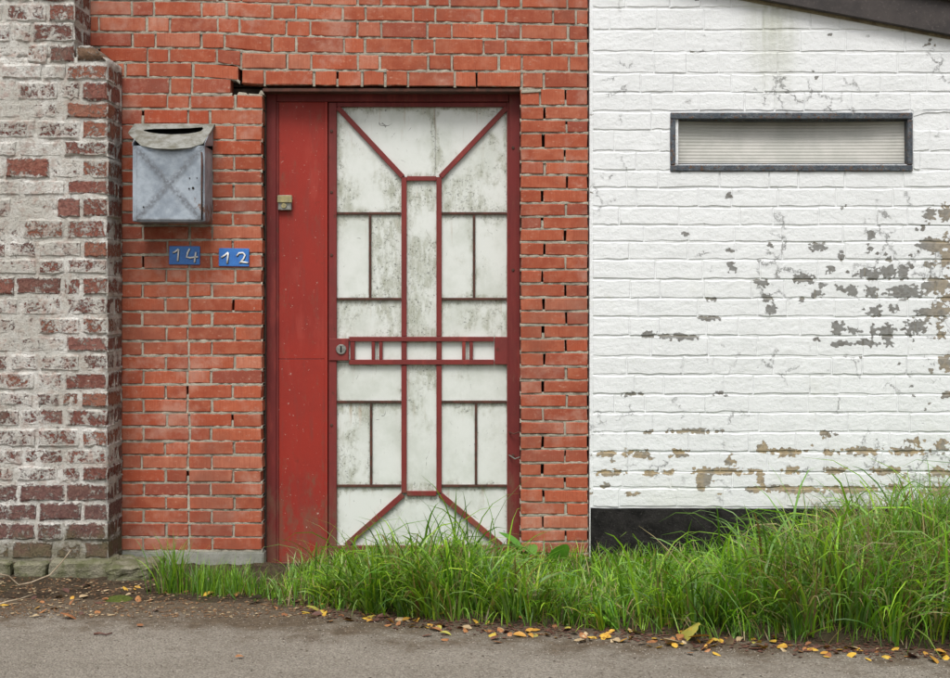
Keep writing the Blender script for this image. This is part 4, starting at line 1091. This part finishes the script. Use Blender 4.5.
# broad-leaved weeds in front of the right pier
def leafmesh(L, Wd, bend, n=6, lobes=0.0, rs=None, cup=0.25):
    v, f = [], []
    for i in range(n + 1):
        t = i / n; a = bend * t
        hx = L * (math.sin(a) / bend if abs(bend) > 1e-3 else t); hz = L * ((1 - math.cos(a)) / bend if abs(bend) > 1e-3 else 0)
        w_ = Wd / 2 * math.sin(math.pi * min(1, t * .92 + .06)) ** .75 * (1 + lobes * math.sin(t * 19))
        for s in (-1, -.5, 0, .5, 1):
            v.append((hx, s * w_, -hz + cup * abs(s) * w_))
    for i in range(n):
        for k in range(4): f.append((i * 5 + k, (i + 1) * 5 + k, (i + 1) * 5 + k + 1, i * 5 + k + 1))
    return v, f
def weed(px, py, y, n, L, seed, label):
    r = random.Random(seed)
    x = (px - 475) / (K * D / (D + y)); z0 = soil_z(x, y)
    t = thing('weed_plant', (x, y, z0), label, 'plant', 'broad-leaved weeds in the grass')
    top = Z(py, y)
    for k in range(n):
        az = r.uniform(0, 2 * math.pi) if k else -1.2; up = r.uniform(.25, 1.1)
        hz = z0 + (top - z0) * (1 - k / n * .7)
        ll = L * r.uniform(.7, 1.1)
        v, f = leafmesh(ll, ll * .62, r.uniform(.3, 1.1), 6, .09)
        R = []
        for a, b, c in v:
            q = (a * math.cos(up) - c * math.sin(up), b, a * math.sin(up) + c * math.cos(up))
            R.append((x + q[0] * math.cos(az) - q[1] * math.sin(az), y + q[0] * math.sin(az) + q[1] * math.cos(az), hz - .05 + q[2]))
        R = [(a, min(b, -.025), c) for a, b, c in R]
        o = mobj('leaf', R, f, M['weed'], t, True)
        ca = o.data.color_attributes.new('Col', 'FLOAT_COLOR', 'POINT'); c = (.17 * r.uniform(.8, 1.2), .33 * r.uniform(.85, 1.15), .06, 1)
        ca.data.foreach_set('color', list(c) * len(R))
        st_ = tube('stem', [(x, y, z0), (x + (R[2][0] - x) * .4, (y + R[2][1]) / 2, (z0 + R[2][2]) / 2), R[2]], .003, M['weed'], t, 5)
        ca = st_.data.color_attributes.new('Col', 'FLOAT_COLOR', 'POINT'); ca.data.foreach_set('color', [.12, .18, .05, 1] * len(st_.data.vertices))
weed(522, 536, -.12, 6, .13, 1, 'upright broad-leaved weed beside the right door frame')
weed(556, 556, -.18, 6, .14, 2, 'spreading broad-leaved weed at the foot of the right brick pier')

# ------------------------------------------------------------------ fallen leaves, stems, gravel
LEAFV = []
r_ = random.Random(3)
for k in range(6):
    v, f = leafmesh(1.0, r_.uniform(.5, .75), r_.uniform(-.9, 1.2), 5, .05, None, r_.uniform(-.5, .6))
    LEAFV.append((v, f))
LMESH = {}
def leafdata(k, mat):
    if (k, mat) not in LMESH:
        v, f = LEAFV[k]; a = np.array(v); a[:, 0] -= .5
        me = bpy.data.meshes.new('fallen_leaf'); me.from_pydata(a.tolist(), [], f); me.update()
        me.polygons.foreach_set('use_smooth', [True] * len(f)); me.materials.append(M[mat]); LMESH[(k, mat)] = me
    return LMESH[(k, mat)]
LT = {'lyel': ('small yellow fallen leaf on the ground along the verge', 'yellow fallen leaves'), 'lora': ('small orange-brown fallen leaf on the ground along the verge', 'orange-brown fallen leaves'),
      'lpal': ('small pale tan fallen leaf on the ground along the verge', 'tan fallen leaves'), 'ldrk': ('small dark brown fallen leaf on the ground along the verge', 'dark brown fallen leaves'),
      'lgrn': ('small yellow-green fallen leaf on the ground along the verge', 'yellow-green fallen leaves')}
def leaf(px, py, size, mat, label=None, group=None, rot=None, tilt=.25, z=None):
    x, y, _ = gnd(px, py)
    o = bpy.data.objects.new('fallen_leaf', leafdata(r_.randrange(6), mat))
    COL.objects.link(o)
    zz = max(0.0, soil_z(x, y)) if z is None else z
    s = size / K * 1.05
    o.location = (x, y, zz + .006 + s * .05); o.scale = (s, s, s)
    o.rotation_euler = (r_.uniform(-tilt, tilt), r_.uniform(-tilt, tilt), r_.uniform(0, 6.28) if rot is None else rot)
    place = 'out on the bare asphalt' if z is not None else ('on the bare soil before the brick piers' if px < 300 else 'in the leaf row along the grass edge')
    tag(o, label or LT[mat][0].replace('on the ground along the verge', place), 'leaf', group or LT[mat][1] + ' ' + place)
def edge_py(px): return float(np.interp(px, [a for a, b in EDGE], [b for a, b in EDGE]))
def scatter():
    for k in range(200):
        px = r_.uniform(305, 948)
        if 330 < px < 360 and r_.random() < .5: continue
        py = edge_py(px) + r_.gauss(0.8, 4.5) + (r_.uniform(0, 8) if r_.random() < .12 else 0)
        leaf(px, py, r_.uniform(4.5, 11), r_.choice(('lyel', 'lyel', 'lyel', 'lora', 'lora', 'lpal', 'ldrk', 'lgrn')), tilt=.45)
    for k in range(60):
        px = r_.uniform(2, 330); py = r_.gauss(601, 9)
        if py < 588: py = 590 + r_.uniform(0, 10)
        leaf(px, py, r_.uniform(5, 10), r_.choice(('lora', 'lora', 'lpal', 'ldrk', 'lyel')), tilt=.4)
    for (px, py) in ((583, 639), (590, 641), (510, 636), (240, 659), (690, 655), (445, 641), (140, 627)):
        leaf(px, py, 7, 'lora', z=0.002)
scatter()
def bigleaf(px, py, size, mat, label, rot, tx, ty):
    leaf(px, py, size, mat, label, 'single larger leaves', rot); o = COL.objects[-1]
    o.rotation_euler = (tx, ty, rot); o.location.z += size / K * .22
    del o['group']
bigleaf(686, 639, 27, 'lgrn', 'large curled yellow-green leaf propped against the grass edge', 2.2, -.7, .3)
bigleaf(672, 645, 14, 'lpal', 'folded pale leaf touching the large curled leaf', .3, -.4, .1)
bigleaf(699, 644, 17, 'lyel', 'bright yellow leaf next to the large curled leaf', .1, -.3, -.1)
bigleaf(727, 645, 14, 'lpal', 'narrow upright pale grey leaf standing in the leaf row', 1.35, -.9, .2)
bigleaf(757, 648, 12, 'lgrn', 'oval yellow-green leaf lying flat beside a dark brown leaf', 1.0, -.3, 0)
bigleaf(255, 604, 15, 'lgry', 'grey skeleton leaf lying below the sparse grass tuft', 1.0, -.5, .1)
bigleaf(258, 590, 15, 'lgry', 'grey skeleton leaf standing up in the sparse grass tuft', 1.5, -1.0, .1)
bigleaf(317, 613, 17, 'lgrn', 'long straight yellowish leaf lying on bare soil', .05, 0, 0)
bigleaf(70, 619, 15, 'lora', 'single flat rust-brown leaf on the bare road edge', .1, 0, 0)

tg = tube('dry_stem', [gnd(-12, 572, .13), gnd(8, 576, .10), gnd(18, 585, .05), gnd(30, 583, .06), gnd(50, 575, .10), gnd(62, 562, .14), gnd(71, 550, .19)], .0045, M['twig'], None, 6, 1, .0022)
tag(tg, 'long curved dry stem arching in front of the foot stones', 'stem')
tg = tube('dry_stem', [gnd(-6, 606, .01), gnd(6, 602, .02), gnd(20, 599, .022), gnd(34, 594, .03)], .004, M['twig'], None, 6, 1, .002)
tag(tg, 'short pale dry stem lying flat on the soil', 'stem')
tg = tube('dry_stem', [gnd(94, 634, .004), gnd(100, 633, .008), gnd(106, 634.5, .006), gnd(112, 633, .007)], .004, M['ldrk'], None, 6, 1, .003)
tag(tg, 'short crooked black twig lying on the asphalt', 'twig')
def mossp():
    cx, cy, _ = gnd(118, 600); v, f = [], []; n = 22; rings = 5
    for j in range(rings + 1):
        for i in range(n):
            a = 2 * math.pi * i / n; r = j / rings * (1 + .25 * mn.noise((math.cos(a) * 2, math.sin(a) * 2, 3)))
            x, y = cx + .062 * r * math.cos(a), cy + .045 * r * math.sin(a)
            v.append((x, y, max(0.0, soil_z(x, y)) + .018 * (1 - (j / rings) ** 2) - .004 + .004 * mn.noise((x * 90, y * 90, 0))))
    for j in range(rings):
        for i in range(n): f.append((j * n + i, (j + 1) * n + i, (j + 1) * n + (i + 1) % n, j * n + (i + 1) % n))
    tag(mobj('moss_cushion', v, f, M['moss'], None, True), 'flat bright green moss cushion on the soil below the mossy stone', 'moss')
mossp()
def scatter_stuff(name, n, fn, mats, label, cat, size, seed, flat=.6):
    r = random.Random(seed); v, f = [], []
    for k in range(n):
        x, y, z = fn(r); s = size(r); o = len(v); a = r.uniform(0, 6.28)
        pts = [(1, 0, 0), (.1, .8, .1), (-.9, .2, 0), (-.1, -.8, .1), (0.1, 0, flat), (0, 0, -flat)]
        for p in pts:
            q = [c * r.uniform(.6, 1.2) for c in p]
            v.append((x + s * (q[0] * math.cos(a) - q[1] * math.sin(a)), y + s * (q[0] * math.sin(a) + q[1] * math.cos(a)), z + s * q[2]))
        for t in range(4): f += [(o + t, o + (t + 1) % 4, o + 4), (o + (t + 1) % 4, o + t, o + 5)]
    tag(mobj(name, v, f, mats), label, cat, None, 'stuff')
def on_road(r):
    px = r.uniform(-10, 960); py = edge_py(px) + abs(r.gauss(0, 38)); x, y, _ = gnd(px, py); return x, y, max(0.0, soil_z(x, y))
scatter_stuff('grit', 3500, on_road, M['pebble'], 'fine loose grit scattered over the asphalt', 'grit', lambda r: r.uniform(.0012, .0042), 1)
scatter_stuff('dark_grit', 3000, on_road, M['dgrit'], 'dark grit and crumbs scattered over the asphalt', 'grit', lambda r: r.uniform(.0012, .0045) if r.random() < .95 else r.uniform(.004, .009), 7, .4)
def on_soil(r):
    px = r.uniform(-10, 330); py = r.uniform(580, 618); x, y, _ = gnd(px, py); y = min(y, -.03)
    return x, y, max(0.0, soil_z(x, y)) + .002
scatter_stuff('leaf_crumbs', 700, on_soil, M['crumb'], 'crumbled brown leaf litter on the bare soil', 'litter', lambda r: r.uniform(.003, .013), 2, .15)
scatter_stuff('pale_crumbs', 380, on_soil, M['lpal'], 'pale straw and leaf bits on the bare soil', 'litter', lambda r: r.uniform(.003, .012), 3, .15)
def on_edge(r):
    px = r.uniform(300, 955); py = edge_py(px) + r.gauss(-2, 4); x, y, _ = gnd(px, py); return x, y, max(0.0, soil_z(x, y)) + .003
scatter_stuff('soil_clods', 900, on_soil, M['crumb'], 'small clods and brown crumbs of soil along the wall foot', 'soil', lambda r: r.uniform(.002, .008), 9, .7)
scatter_stuff('verge_litter', 1300, on_edge, M['ldrk'], 'dark crumbled leaf litter along the edge of the grass', 'litter', lambda r: r.uniform(.004, .012), 4, .2)
